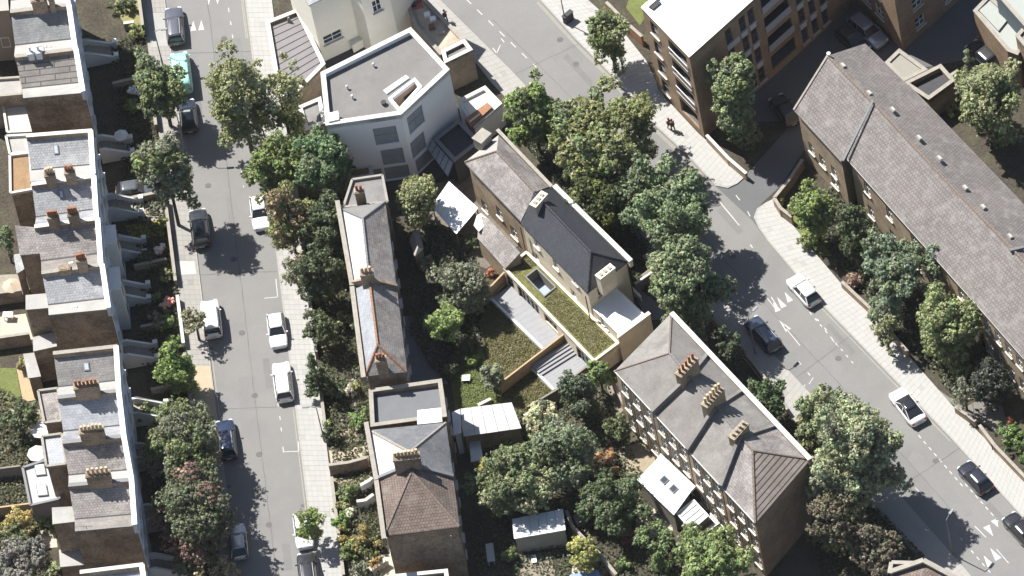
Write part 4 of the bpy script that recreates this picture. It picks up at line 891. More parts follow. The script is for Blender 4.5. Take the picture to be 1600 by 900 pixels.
# ---- terrace by the diagonal road (T2)
ze, zr, zf = 9.0, 11.3, 9.5
def rl(t): return (960 + 220 * t, 580 + 238 * t)
def fl(t): return (1049 + 217 * t, 489 + 229 * t)
def rd(t): return (1046 + 130 * t, 552 + 152 * t)
PT = [0.0, .262, .512, .752, 1.0]
labs = ['hipped felt roofed end house of the diagonal terrace with a five pot chimney', 'diagonal terrace house with plain grey felt roof between two tall chimneys', 'diagonal terrace house with mottled pale felt roof and a dirty low chimney', 'end house of the diagonal terrace with ribbed tile hip above bare brown gable']
FELTT = M('weathered_felt', (.165, .155, .147), .28, .6, .92, .2, stain=(.225, .213, .20)); FELTU = M('lichened_felt', (.20, .19, .178), .3, .9, .92, .25, stain=(.135, .125, .118))
mats = [FELTT, FELTT, FELTU, SLATEB]
pdir = P(*fl(.5), 9) - P(*rl(.5), 9)
for i in range(4):
    a, b = PT[i], PT[i + 1]; e = [rl(a), rl(b), fl(b), fl(a)]
    win = {}; L0, L1 = rl(a), rl(b)
    wl = [('f', f, z_, 1.0, 1.75) for z_ in (1.9, 4.7, 7.4) for f in (.2, .52, .84)]
    ra, rb_ = rd((a - .262) / .738 * .86 + .12) if i else rd(.0), rd((b - .0) * .95) if i < 3 else rd(1.0)
    t0, t1 = (0.0 if i == 0 else PT[i]), (1.0 if i == 3 else PT[i + 1])
    def rr(t): return rd(max(0, min(1, (t - .08) / .80)))
    A_, B_ = (rd(0.0) if i == 0 else rr(a)), (rd(1.0) if i == 3 else rr(b))
    rear = [(*rl(a), ze), (*rl(b), ze), (*B_, zr), (*A_, zr)]; front = [(*fl(a), ze), (*A_, zr), (*B_, zr), (*fl(b), ze)]
    rf = [(mats[i], [rear, front])]
    if i == 0: rf.append((FELTU, [[(*rl(0), ze), (*A_, zr), (*fl(0), ze)]]))
    if i == 3: rf.append((RIBT, [[(*rl(1), ze), (*fl(1), ze), (*B_, zr)]]))
    th = plain_house('terraced_house', labs[i], e, ze, BRICKY if i < 3 else BRICKT, rf, {0: wl, 2: row((.3, .7), (2, 4.8, 7.3), 1, 1.7)}, 'houses of the diagonal terrace by the main road', .1)
    if i == 0: ridge(th, [P(*rl(0), ze), P(*A_, zr), P(*fl(0), ze)], RIDGEB, .25)
    if i == 3: ridge(th, [P(*rl(1), ze), P(*B_, zr), P(*fl(1), ze)], RIDGEB, .3)
    ridge(th, [P(*A_, zr), P(*B_, zr)], RIDGEB if i == 3 else LEAD, .22)
    O('front_parapet', MBu().bar(P(*fl(a), zf) - Zv * 1.0, P(*fl(b), zf) - Zv * 1.0, .36, 1.0), BRICKY, th)
    O('parapet_coping', MBu().bar(P(*fl(a), zf) + Zv * .001, P(*fl(b), zf) + Zv * .001, .5, .1), COPW, th)
    O('rear_gutter', MBu().bar(P(*rl(a), ze - .1), P(*rl(b), ze - .1), .16, .12), COPW, th)
    if i < 3:
        O('party_wall', MBu().bar(P(*rl(b), ze + .55) - Zv * .95, P(*B_, zr + .6) - Zv * 1.0, .35, 1.0).bar(P(*B_, zr + .6) - Zv * 1.0, P(*fl(b), ze + .55) - Zv * .95, .35, .8), mats[i], th)
        chimney(th, P(*B_, zr), pdir, 2.6 if i < 2 else 2.2, .75, 1.5 if i < 2 else .8, (5, 6, 4)[i], BRICKY, (POT, POTB, COPING)[i], .85 if i < 2 else .3)
    for f in (.36, .69): 
        p = P(*rl(a + (b - a) * f), ze - .2); nn = (P(*rl(0), 0) - P(*fl(0), 0)).normalized() * .05
        O('drainpipe', MBu().cyl(lift(p, ze - .3) + nn, lift(p, .1) + nn, .055, .055, 5), LEAD, th)
# rear additions
wr = PP([(995, 749), (1026, 722), (1080, 772), (1053, 805)], 3.0); th = thing('garden_room', 'garden room with a white sheet roof and two roof windows behind the diagonal terrace', 'building', lift(sum(wr, Vector()) / 4, 0))
walls(th, inset(wr, .15), 2.9, WOODG); u_, v_ = wr[1] - wr[0], wr[3] - wr[0]
for i in range(6): O('roof_sheet', MBu().slab([wr[0].lerp(wr[3], i / 6 + .004), wr[1].lerp(wr[2], i / 6 + .004) + Zv * .35, wr[1].lerp(wr[2], (i + 1) / 6 - .004) + Zv * .35, wr[0].lerp(wr[3], (i + 1) / 6 - .004)], .05), WROOF, th)
for k in (.42, .68): skylight(th, wr[0].lerp(wr[3], k).lerp(wr[1].lerp(wr[2], k), .66) + Zv * .26, u_ + Zv * .35, v_, .75, .75, LEAD, GLASS)
O('tiled_strip', MBu().slab([p + Zv * .42 for p in PP([(1026, 722), (1033, 712), (1088, 764), (1080, 772)], 3.0)], .3), COPW, th)
gh = PP([(1056, 802), (1084, 780), (1108, 806), (1080, 830)], 2.6); th = thing('greenhouse', 'glass roofed lean to beside the white garden room', 'greenhouse', lift(sum(gh, Vector()) / 4, 0))
walls(th, inset(gh, .1), 2.5, WOODG); O('glass_roof', MBu().slab(inset(gh, .02), .03), M('greenhouse_glass', (.42, .44, .44), .1, .6, .15), th); ring(th, gh, 2.55, .12, .14, WHITE, 'roof_frame')
for i in range(1, 4): O('glazing_bar', MBu().bar(gh[0].lerp(gh[3], i / 4) + Zv * .01, gh[1].lerp(gh[2], i / 4) + Zv * .01, .07, .07), WHITE, th)
st = flat_building('stair_block', 'low stone stair block between the glass lean to and the terrace wall', [(1082, 828), (1112, 805), (1124, 818), (1095, 838)], 1.6, COPING, WOODG, COPW, .15)

# ---- long tiled terrace (R)
ze, zr = 8.0, 11.0
R1 = plain_house('terraced_house', 'end house of the long tiled terrace, its gable facing the shaded side street', [(1240, 172), (1352, 68), (1420, 134), (1314, 253)], ze, BRICKY,
    [(TILE, [[(1240, 172, ze), (1293, 87, zr), (1364, 160, zr), (1314, 253, ze)]]), (TILE, [[(1352, 68, ze), (1420, 134, ze), (1364, 160, zr), (1293, 87, zr)]])],
    {3: [('p', 1285, 252, 1.0, 1.6), ('p', 1268, 232, .9, 1.5), ('p', 1303, 268, .9, 1.5), ('f', .3, 2, 1.2, 1.8), ('f', .7, 2, 1.2, 1.8)]}, 'houses of the long tiled terrace', .3)
gb = MBu().poly([lift(p, ze - .1) for p in inset(PP([(1240, 172), (1352, 68), (1420, 134), (1314, 253)], ze), .3)[:2]] + [P(1295, 92, zr - .2)]); O('gable', gb, BRICKY, R1)
ridge(R1, [P(1293, 87, zr), P(1364, 160, zr)], RIDGEB, .3); O('verge', MBu().bar(P(1240, 172, ze + .05), P(1293, 87, zr + .05), .2, .08), COPING, R1)
FE = [(1322, 246), (1523, 472), (1600, 560), (1690, 662)]; RD_ = [(1362, 157), (1497, 302), (1585, 392), (1680, 496)]; RE = [(1420, 132), (1580, 298), (1660, 384), (1750, 482)]
labr = ['long tiled terrace house behind the tall conifers with many roof vents', 'long tiled terrace house with white sash windows above the dusty forecourt', 'long tiled terrace house at the far end above the flowery garden']
for i in range(3):
    o_ = .25 if i == 0 else 0
    e = [FE[i], RE[i], RE[i + 1], FE[i + 1]]
    wl = [('f', f, z_, 1.0, 1.7) for z_ in (1.9, 5.6) for f in ((.12, .3, .5, .7, .88) if i == 0 else (.14, .38, .62, .86))]
    dz = -.0 if i == 0 else .25
    th = plain_house('terraced_house', labr[i], e, ze + dz, BRICKY, [(TILE, [[(*FE[i], ze + dz), (*RD_[i], zr + dz), (*RD_[i + 1], zr + dz), (*FE[i + 1], ze + dz)]]), (TILE, [[(*RE[i], ze + dz), (*RE[i + 1], ze + dz), (*RD_[i + 1], zr + dz), (*RD_[i], zr + dz)]])], {3: wl}, 'houses of the long tiled terrace', .3, fascia=COPW)
    ridge(th, [P(*RD_[i], zr + dz), P(*RD_[i + 1], zr + dz)], RIDGEB, .3)
    if i == 0:
        O('gable', MBu().poly([P(*FE[0], ze), P(*RE[0], ze), P(*RD_[0], zr - .05)]), BRICKY, th)
        O('verge', MBu().bar(P(1317, 252, ze + .25), P(1364, 158, zr + .3), .22, .1), LEAD, th)
        vt = [(1395, 171), (1436, 215), (1468, 247), (1508, 293)]
    else: vt = [(1536, 323), (1578, 369), (1575, 390)] if i == 1 else []
    for x, y in vt:
        p = P(x, y, zr - .15); u = P(*RD_[1], zr) - P(*RD_[0], zr); skylight(th, p, u, P(*RE[0], ze) - P(*RD_[0], zr), .65, .45, COPING, COPW, 'roof_vent')
    if i == 1: O('lead_roll', MBu().bar(P(1578, 393, zr + .3), P(1600, 388, zr - .1), .3, .3), LEAD, th)
for x, y in ((1317, 102), (1358, 145)):
    u = P(1364, 160, zr) - P(1293, 87, zr); skylight(R1, P(x, y, zr - .25), u, P(1352, 68, ze) - P(1293, 87, zr), .65, .45, COPING, COPW, 'roof_vent')
p = P(1295, 86, zr + .1); O('ridge_finial', MBu().cyl(p, p + Zv * .3, .15, .2, 8), WHITE, R1)
flat_building('porch_extension', 'small pale flat roof behind the gable of the long tiled terrace', [(1383, 98), (1405, 77), (1449, 109), (1411, 128)], 3.0, BRICKT, M('beige_roof', (.24, .23, .20), .08), COPING, .1)
flat_building('rear_yard_room', 'dark walled yard room behind the long tiled terrace beside the conifer', [(1412, 130), (1470, 101), (1492, 126), (1451, 156)], 3.2, BRICKT, FELTD, COPING, .6)

# ---- brown brick flats
e = PP([(1003, 12), (1077, 89), (1345, -152), (1271, -229)], 13.0)
AP = thing('apartment_block', 'brown brick block of flats with a white roof and recessed balconies', 'building', lift(sum(e, Vector()) / 4, 0))
RAIL = M('white_rail', (.55, .56, .57), .05)
lit = []
for k in range(4): lit.append(('f', .22, 11.2 - 3.05 * k, 1.3, 2.0)); lit.append(('f', .72, 11.1 - 3.05 * k, 3.1, 2.2, 'balcony'))
dk = []
for k in range(4):
    for f in (.215, .25, .295, .345, .60, .66, .72): dk.append(('f', f, 11.0 - 3.05 * k, .85, 2.2))
    dk.append(('f', .475, 11.1 - 3.05 * k, 3.4, 2.1, 'balcony'))
walls(AP, e, 13.0, BRICKT, 0, {0: lit, 1: dk}, frame=M('dark_frame', (.10, .10, .105), .1), bars=0)
O('roof', MBu().poly(at_z(inset(e, .2), 12.8)), WROOF, AP); ring(AP, e, 12.6, .42, .3, BRICKT); ring(AP, e, 13.021, .07, .5, WHITE, 'parapet_coping', .08)
O('roof_slot', MBu().slab(PP([(1015, 11), (1028, 0), (1033, 4), (1020, 15)], 13.0), .15), FELTD, AP)
ln_ = (e[1] - e[0]).length; d_ = (e[1] - e[0]).normalized(); n_ = Vector((d_.y, -d_.x, 0)); n_ = n_ if n_.dot(e[0] - e[3]) > 0 else -n_
for k in range(3):
    c0 = lift(e[0], 0) + d_ * (.72 * ln_ - 1.6) + n_ * .10 + Zv * (10.0 - 3.05 * k); c1 = c0 + d_ * 3.2
    ra = O('balcony_rail', MBu().bar(c0, c1, .06, .1).bar(c0 + Zv * .9, c1 + Zv * .9, .08, .08), RAIL, AP)
    for j in range(14): p = c0.lerp(c1, (j + .5) / 14) + Zv * .1; O('baluster', MBu().box(p, (.015, 0, 0), (0, .015, 0), .8), RAIL, ra, uv=False)
d2_ = (e[2] - e[1]).normalized(); n2 = Vector((d2_.y, -d2_.x, 0)); n2 = n2 if n2.dot(e[1] - e[0]) > 0 else -n2; l2 = (e[2] - e[1]).length
for k in range(3):
    c0 = lift(e[1], 0) + d2_ * (.475 * l2 - 1.8) + n2 * .14 + Zv * (10.0 - 3.05 * k); c1 = c0 + d2_ * 3.6
    for f in (.215, .25, .295, .345, .60, .66, .72):
        c2 = lift(e[1], 0) + d2_ * (f * l2) + n2 * .02 + Zv * (11.0 - 3.05 * k - 1.95); O('spandrel_panel', MBu().box(c2, d2_ * .42, n2 * .03, .8), M('spandrel_white', (.42, .43, .46), .08), AP)
    O('balcony_front', MBu().bar(c0, c1, .06, .95), BGLASS, AP)
# shaded block beyond
e = PP([(1411, 80), (1560, -56), (1480, -139), (1331, -3)], 0); e = at_z(e, 11); BB = thing('corner_block', 'tan brick block on the far side of the shaded side street', 'building', lift(sum(e, Vector()) / 4, 0))
walls(BB, e, 11, BRICKT, 0, {3: row((.12, .35, .6), (3, 6.2), 1.4, 1.8), 0: row((.2, .5, .8), (2, 5, 8), 1.3, 1.6)}); O('roof', MBu().poly(at_z(e, 10.9)), FELT, BB)
T1 = flat_building('pale_roof_building', 'pale green grey flat roof with a raised panel beside parked cars', [(1521, 17), (1545, -8), (1612, 52), (1590, 86), (1574, 80)], 5.0, BRICKT, M('greenish_roof', (.30, .32, .30), .08), COPING, .1)
O('raised_panel', MBu().slab(PP([(1530, 16), (1544, 4), (1573, 32), (1560, 48)], 5.15), .2), M('greenish_roof', (0,) * 3), T1)
flat_building('upper_pale_building', 'pale flat roof rising behind the raised panel roof', [(1556, -10), (1620, -10), (1640, 70), (1600, 40)], 8.0, M('teal_wall', (.10, .13, .15), .1), M('greenish_roof', (0,) * 3), COPING, .1)
flat_building('grey_block', 'grey brick block beside the tall conifer and the pale roof', [(1587, 56), (1620, 20), (1680, 90), (1640, 120)], 7.0, BRICK, FELT, COPING, .2)
# bottom right
e = [(1391, 895), (1443, 878), (1500, 910), (1560, 975), (1480, 1030), (1390, 990)]
BR_ = plain_house('gabled_house', 'house with a stone coped gable peeping up beside the diagonal road', e, 9.0, BRICKY, [(TILER, [[(1391, 897, 9.0), (1443, 880, 9.4), (1440, 990, 10.0), (1390, 990, 9.0)], [(1443, 880, 9.4), (1500, 912, 9.0), (1560, 975, 9.0), (1440, 990, 10.0)]])], None, None, .2)
O('gable_coping', MBu().bar(P(1391, 895, 9.3), P(1443, 877, 9.8), .5, .25).bar(P(1443, 877, 9.8), P(1502, 909, 9.3), .5, .25), COPING, BR_)
O('gable_coping', MBu().bar(P(1393, 880, 9.0), P(1430, 881, 9.3), .4, .2).bar(P(1393, 880, 9.0), P(1390, 897, 9.2), .4, .2), COPING, BR_)
# ================================================================ plants
RNG = np.random.default_rng(11)
def quads(name, V, cols, mat, parent, kind=None):
    n = len(V); me = bpy.data.meshes.new(name)
    me.vertices.add(4 * n); me.vertices.foreach_set('co', V.reshape(-1).astype('f'))
    me.loops.add(4 * n); me.loops.foreach_set('vertex_index', np.arange(4 * n, dtype='i'))
    me.polygons.add(n); me.polygons.foreach_set('loop_start', np.arange(0, 4 * n, 4, dtype='i'))
    me.update(calc_edges=True)
    a = me.color_attributes.new('Col', 'FLOAT_COLOR', 'POINT')
    a.data.foreach_set('color', np.repeat(np.concatenate([np.clip(cols, 0, 1), np.ones((n, 1))], 1), 4, 0).astype('f').ravel())
    me.materials.append(mat); o = bpy.data.objects.new(name, me); COL.objects.link(o); o.parent = parent; ORG[o.name] = ORG[parent.name]
    return props(o, kind=kind)
def leaves(cen, nrm, size, col, asp=.62):
    n = len(cen); nrm = nrm / np.maximum(np.linalg.norm(nrm, axis=1, keepdims=True), 1e-6)
    r = RNG.normal(size=(n, 3)); t1 = np.cross(nrm, r); t1 /= np.maximum(np.linalg.norm(t1, axis=1, keepdims=True), 1e-6); t2 = np.cross(nrm, t1)
    s = (size * RNG.uniform(.6, 1.35, n))[:, None]; k = RNG.uniform(.15, .4, n)[:, None] * s
    V = np.stack([cen - t1 * s * .5, cen + t2 * s * asp * .5 + nrm * k * .2, cen + t1 * s * .5 - nrm * k * .5, cen - t2 * s * asp * .5 + nrm * k * .2], 1)
    return V, col
def crown(a, b, c, col, leaf=.30, dens=1.0, shape='round', lobes=None, col2=None, mix=.3, droop=0.0, clump=1.0):
    """leaf faces gathered on lobes spread through an ellipsoid (or cone) of half axes a, b, c about 0"""
    nl = lobes or int(12 + 2.2 * a * c + 3 * a); C = []; Rr = []
    m = min(a, b, c)
    for i in range(nl):
        d = RNG.normal(size=3); d /= np.linalg.norm(d)
        if shape == 'cone':
            z = RNG.uniform(-1, .97); rr = (1 - z) / 2 * .95 + .06; th = RNG.uniform(0, 6.283); q = RNG.uniform(.45, .92)
            C.append((a * rr * q * math.cos(th), b * rr * q * math.sin(th), c * z)); Rr.append(max(.22, m * (.16 + .22 * rr)) * RNG.uniform(.8, 1.2))
        elif shape == 'column':
            z = RNG.uniform(-1, 1); rr = math.sqrt(max(.05, 1 - abs(z) ** 2.6)); th = RNG.uniform(0, 6.283); q = RNG.uniform(.3, .8)
            C.append((a * rr * q * math.cos(th), b * rr * q * math.sin(th), c * z * .9)); Rr.append(m * RNG.uniform(.28, .44))
        else:
            q = RNG.uniform(.42, .82) if i > 3 else RNG.uniform(.0, .35)
            if RNG.random() < .10: q = RNG.uniform(.85, .98)
            C.append((a * d[0] * q, b * d[1] * q, c * d[2] * q)); Rr.append(m * clump * RNG.uniform(.26, .44) * (1.15 - .35 * q))
    C = np.array(C); Rr = np.array(Rr); Vs, Cs = [], []
    if shape == 'round' and a > .9:                       # an uneven outline: some sides fuller, some drawn in
        ph = RNG.uniform(0, 6.283, 4); th_ = np.arctan2(C[:, 1], C[:, 0]); el = C[:, 2] / c
        C *= (1 + .13 * np.sin(2 * th_ + ph[0]) + .10 * np.sin(3 * th_ + ph[1] + 2 * el) + .08 * np.sin(5 * th_ + ph[2] - 3 * el))[:, None]
    for i in range(nl):
        sp = leaf * 1.55; nt = max(6, int(dens * 1.15 * 4 * math.pi * Rr[i] ** 2 / (sp * sp)))
        d = RNG.normal(size=(nt, 3)); d /= np.linalg.norm(d, axis=1, keepdims=True)
        rad = Rr[i] * (RNG.uniform(.35, 1.0, nt) ** .45) * (1 + .13 * RNG.normal(size=nt)); tc = C[i] + d * rad[:, None] * np.array([1, 1, .85 if shape == 'round' else 1.15])
        tc[:, 2] -= droop * RNG.random(nt) * Rr[i]
        e = np.sqrt((tc[:, 0] / a) ** 2 + (tc[:, 1] / b) ** 2 + (tc[:, 2] / c) ** 2); ok = (e > .35) & (tc[:, 2] > -c * 1.02); tc, d = tc[ok], d[ok]; nt = len(tc)
        if nt == 0: continue
        k = 15; w_ = RNG.normal(size=(nt, k, 3)); w_ /= np.linalg.norm(w_, axis=2, keepdims=True)
        tr_ = (leaf * RNG.uniform(.55, .95, nt))[:, None, None]
        p = tc[:, None, :] + w_ * tr_ * RNG.uniform(.3, 1.0, (nt, k, 1)); nr = w_ * .75 + d[:, None, :] * .5 + RNG.normal(size=w_.shape) * .35 + np.array([0, 0, .35])
        lc = RNG.uniform(.85, 1.15); base = np.array(col) * lc
        if col2 is not None and RNG.random() < mix: base = np.array(col2) * lc
        cc = base[None, None, :] * RNG.uniform(.6, 1.4, (nt, 1, 1)) * RNG.uniform(.82, 1.2, (nt, k, 1)) * (1 + RNG.normal(size=(nt, 1, 3)) * .06)  # wide tone spread between tufts puts bright highlights into the leaf colour
        v, cc = leaves(p.reshape(-1, 3), nr.reshape(-1, 3), np.full(nt * k, leaf * .66) * RNG.uniform(.6, 1.5, nt * k), cc.reshape(-1, 3) * BRT); Vs.append(v); Cs.append(cc)
    return np.concatenate(Vs), np.concatenate(Cs), C
BRT = np.array([2.18, 2.08, 2.2])
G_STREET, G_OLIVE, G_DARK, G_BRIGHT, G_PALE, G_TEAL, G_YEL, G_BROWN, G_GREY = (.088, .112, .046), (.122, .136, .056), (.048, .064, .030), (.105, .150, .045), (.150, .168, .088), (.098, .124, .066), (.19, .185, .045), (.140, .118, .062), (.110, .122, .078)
def tree(label, cx, cy, rx, ry, zc, col, kind='tree', shape='round', leaf=.30, dens=1.0, group=None, name=None, cat=None, col2=None, mix=.3, base=None, trunk=None, droop=0, lobes=None, clump=1.0):
    rx *= 1.1; ry *= 1.1; a = rx / 16.0; k = (ry / 16.0) ** 2 - (a * .788) ** 2; c = math.sqrt(max(k, 0)) / .616; c = min(max(c, .65 * a), 2.4 * a, max(zc * .93, .3) if kind == 'tree' else zc)
    if kind == 'shrub': c = min(max(c, .5 * a), 1.6 * a); zc = c * .92
    p = P(cx, cy, zc); b = lift(p, 0) if base is None else lift(P(*base, 0), 0)
    th = thing(name or ('tree' if kind == 'tree' else 'shrub'), label, cat or ('tree' if kind == 'tree' else 'shrub'), b, group)
    V, Cc, L_ = crown(a, a, c, col, leaf, dens, shape, lobes, col2, mix, droop, clump); off = np.array([p.x - b.x, p.y - b.y, zc])
    quads('crown' if kind == 'tree' else 'foliage', V + off, Cc, LEAF, th)
    o = Vector(off); t = MBu(); r = trunk or (.06 + .035 * a)
    if kind == 'tree':
        m = Vector((0, 0, 0)).lerp(o, .5) + Vector((.12, -.1, 0)) * a * .3; t.cyl((0, 0, 0), m, r * 1.25, r, 8, (True, False)); t.cyl(m, o + Zv * c * .3, r, r * .35, 8)
        for i in range(min(9, len(L_))):
            j = -1 - i * max(1, len(L_) // 10); e = o + Vector(L_[j % len(L_)]) * .95; s = m.lerp(o, .15 + .1 * (i % 6)); t.cyl(s, s.lerp(e, .55) + Zv * .15 * a, r * .5, r * .3, 5, (False, False)); t.cyl(s.lerp(e, .55) + Zv * .15 * a, e, r * .3, r * .1, 5)
    else:
        for i in range(3): t.cyl((RNG.uniform(-.1, .1), RNG.uniform(-.1, .1), 0), (RNG.uniform(-.4, .4) * a, RNG.uniform(-.4, .4) * a, zc), .04, .02, 5)
    O('trunk' if kind == 'tree' else 'stem', t, BARK, th, local=True, uv=False)
    return th
def shrub(label, cx, cy, rx, ry, col, **k): return tree(label, cx, cy, rx, ry, 1.0, col, 'shrub', leaf=k.pop('leaf', .24), **k)

# left street and the front gardens of the stucco terrace
tree('rounded street tree beside the teal van, its trunk on the footway', 252, 138, 40, 46, 6.2, G_STREET, col2=G_TEAL)
tree('tall street tree with layered twigs beside the dark parked car and lamp shadow', 258, 268, 39, 60, 8.8, G_STREET, col2=G_GREY, mix=.4)
tree('thin young olive tree next to the white off roader', 303, 498, 21, 25, 3.6, (.15, .155, .085), dens=.5, leaf=.22)
tree('round bright green garden tree by the white steps', 272, 582, 31, 44, 3.9, G_BRIGHT, leaf=.28, dens=1.2)
tree('broad feathery birch over the footway near the blue car', 283, 690, 60, 60, 5.6, G_GREY, leaf=.26, dens=.75, col2=G_STREET, mix=.4, droop=.4)
tree('sprawling dark tree with pinkish twigs over the silver car', 298, 806, 62, 64, 5.4, (.066, .080, .042), leaf=.28, dens=.62, col2=(.13, .085, .07), mix=.2)
tree('pale low tree at the foot of the sprawling dark tree', 330, 885, 32, 28, 2.6, (.165, .15, .085), leaf=.24, dens=.7)
FG = 'shrubs in the stucco terrace front gardens'
for l_, x, y, rx, ry, c_ in (('clipped light green bush beside the thin olive tree', 262, 502, 15, 16, G_BRIGHT), ('grey green bush beside the clipped light green bush', 245, 502, 12, 17, G_GREY), ('green bush below the thin olive tree', 268, 538, 13, 13, (.09, .14, .035)), ('dark weeping conifer bush below the bright square lawn', 226, 402, 13, 25, G_DARK), ('upright bush beside the worn grass strip', 260, 432, 12, 12, G_OLIVE), ('low bush by the pink flowers', 245, 465, 9, 10, G_STREET), ('round grey bush under the lamp at the sunny lawn corner', 215, 86, 14, 15, G_TEAL), ('loose bush on the sunny lawn by the wall', 213, 48, 13, 17, (.13, .15, .06)), ('leafy bush at the edge of the shaded front garden', 206, 165, 13, 14, (.10, .14, .04)), ('bush spilling over the footway beside the round grey bush', 222, 110, 13, 14, G_OLIVE), ('dark top corner bush over the lawn', 195, 4, 22, 14, G_DARK), ('low hedge bush by the bright square lawn', 256, 350, 7, 18, (.14, .16, .05)), ('small bush by the lower white steps', 232, 645, 15, 15, G_STREET), ('shrub under the feathery birch by the steps', 245, 765, 18, 18, G_DARK), ('leggy shrub beneath the sprawling dark tree', 305, 885, 20, 20, (.14, .16, .06))):
    shrub(l_, x, y, rx, ry, c_, group=FG)
# avenue trees east of the street
tree('tall airy poplar on the quiet street, the one over the carriageway', 374, 156, 52, 94, 8.4, G_OLIVE, leaf=.26, dens=.62, col2=G_PALE, mix=.35, clump=.8, lobes=75)
tree('tall airy poplar on the quiet street, the one beside the felt roof', 438, 156, 38, 72, 7.6, G_OLIVE, leaf=.26, dens=.6, col2=G_PALE, mix=.3, clump=.85, lobes=55)
tree('leafy mid green tree below the airy poplars', 436, 252, 42, 46, 5.8, (.10, .132, .045), leaf=.29)
tree('dense deep green tree beside the small roof garden', 505, 258, 44, 54, 6.2, (.070, .110, .050), leaf=.30, dens=1.1, col2=G_TEAL)
tree('browning autumn tree over the white parked car', 448, 338, 33, 62, 6.0, G_BROWN, leaf=.27, col2=G_OLIVE, mix=.45, dens=.8)
tree('thin browning tree below the autumn tree', 462, 425, 24, 46, 4.4, (.128, .118, .066), leaf=.25, dens=.55, col2=G_GREY, mix=.4)
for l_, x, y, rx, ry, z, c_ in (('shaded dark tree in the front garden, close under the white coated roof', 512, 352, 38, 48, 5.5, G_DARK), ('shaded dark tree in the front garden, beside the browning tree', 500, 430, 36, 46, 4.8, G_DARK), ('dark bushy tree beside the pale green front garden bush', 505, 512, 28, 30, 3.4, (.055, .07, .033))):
    tree(l_, x, y, rx, ry, z, c_, leaf=.28, dens=.8)  # deep shade over these trees is put into the dark leaf colour
shrub('pale green rounded bush against the street parapet', 533, 505, 23, 32, G_PALE)
tree('dense dark green conifer by the white parked cars', 493, 582, 21, 44, 3.6, (.056, .078, .038), shape='cone', leaf=.24, dens=1.2)
tree('young bright street tree over the white car in the footway', 482, 820, 24, 31, 3.0, (.125, .165, .05), leaf=.25, dens=.8)
MG = 'shrubs in the middle terrace front gardens'
for l_, x, y, rx, ry, c_ in (('round bush against the flat roofed link house', 561, 655, 17, 24, (.10, .145, .05)), ('dark spreading bush beside the footway above the forecourt', 516, 680, 17, 20, G_DARK), ('small bright bush on the footway edge', 512, 661, 8, 8, (.14, .19, .06)), ('clipped green ball by the pale footway', 534, 814, 15, 16, (.09, .145, .04)), ('flat clipped bush above the green ball', 531, 790, 15, 12, (.14, .15, .065)), ('long low hedge bush below the sand path', 547, 769, 22, 10, (.085, .115, .045)), ('white flowering bush beside the green ball', 546, 800, 10, 10, (.3, .32, .24)), ('autumn tinted hedge against the brown hipped house', 563, 838, 34, 13, (.165, .14, .05)), ('dark hedge under the autumn tinted hedge', 568, 857, 30, 14, (.075, .095, .035)), ('leggy bush at the bottom of the footway', 540, 862, 16, 22, (.10, .135, .045)), ('grey bush on the pale patio', 566, 885, 13, 15, G_GREY), ('orange tinged bush on the pale patio', 588, 880, 10, 14, (.19, .14, .05)), ('ivy strip along the street parapet', 556, 606, 8, 26, (.13, .15, .055)), ('white climbing bush by the garden path', 548, 612, 9, 12, (.34, .33, .27)), ('dark bush above the garden path', 528, 610, 18, 18, G_DARK)):
    shrub(l_, x, y, rx, ry, c_, group=MG)
# gardens between the middle terrace and the new house
tree('pale leafy tree beside the white blob canopy', 652, 312, 35, 40, 4.8, (.135, .15, .075), leaf=.27, col2=G_OLIVE)
tree('mottled tree in the middle gardens above the bright lime tree', 722, 446, 37, 44, 3.8, G_GREY, leaf=.27, col2=G_TEAL)
tree('bright lime green tree in the middle gardens', 697, 506, 29, 30, 3.6, (.13, .175, .06), leaf=.26)
tree('grey green shrubby tree at the corner of the wide lawn', 768, 588, 19, 36, 2.6, (.105, .125, .075), leaf=.25)
GG = 'shrubs in the shaded middle gardens'
for l_, x, y, rx, ry, c_ in (('white flowered shrub in the shaded middle garden', 668, 415, 15, 14, (.15, .165, .10)), ('dark shrub beside the small slate roofed shed', 650, 372, 14, 14, G_DARK), ('dark shrub under the mottled tree', 690, 440, 17, 16, G_DARK), ('ivy mound below the sheet roofed shed', 735, 380, 13, 14, G_DARK), ('dark shrub at the lime tree foot', 725, 540, 14, 14, G_DARK), ('bright fern bush on the lawn edge', 737, 565, 10, 10, G_BRIGHT), ('dark bush along the brown house wall', 705, 580, 13, 16, (.045, .058, .03)), ('orange leaved bush in the yard by the timber fence', 766, 425, 9, 8, (.19, .085, .045))):
    shrub(l_, x, y, rx, ry, c_, group=GG)
# plane trees by the diagonal road
tree('leafy tree beside the white courtyard house', 831, 178, 40, 56, 6.2, G_STREET, leaf=.31, col2=G_BRIGHT)
tree('great round plane tree beside the diagonal road', 937, 222, 95, 76, 7.6, (.118, .132, .052), leaf=.34, dens=1.0, col2=G_STREET, mix=.3, lobes=90, clump=.75)
tree('dense very dark tree between the plane trees and the new roof', 941, 316, 53, 54, 5.0, (.042, .055, .018), leaf=.26, dens=1.25, col2=(.07, .085, .022), mix=.3)
tree('tall soft green plane tree casting deep shade on the road', 1074, 446, 60, 104, 7.4, (.102, .130, .062), leaf=.34, dens=1.0, col2=G_TEAL, mix=.35, lobes=85, clump=.8)
tree('soft green plane tree joining the great plane tree to the tall one', 1052, 328, 60, 62, 7.6, (.104, .138, .068), leaf=.33, dens=1.0, col2=G_TEAL, mix=.25, lobes=60, clump=.8)
tree('smaller soft green tree in front of the great plane tree', 1003, 292, 42, 42, 6.6, (.10, .135, .07), leaf=.31, col2=G_TEAL)
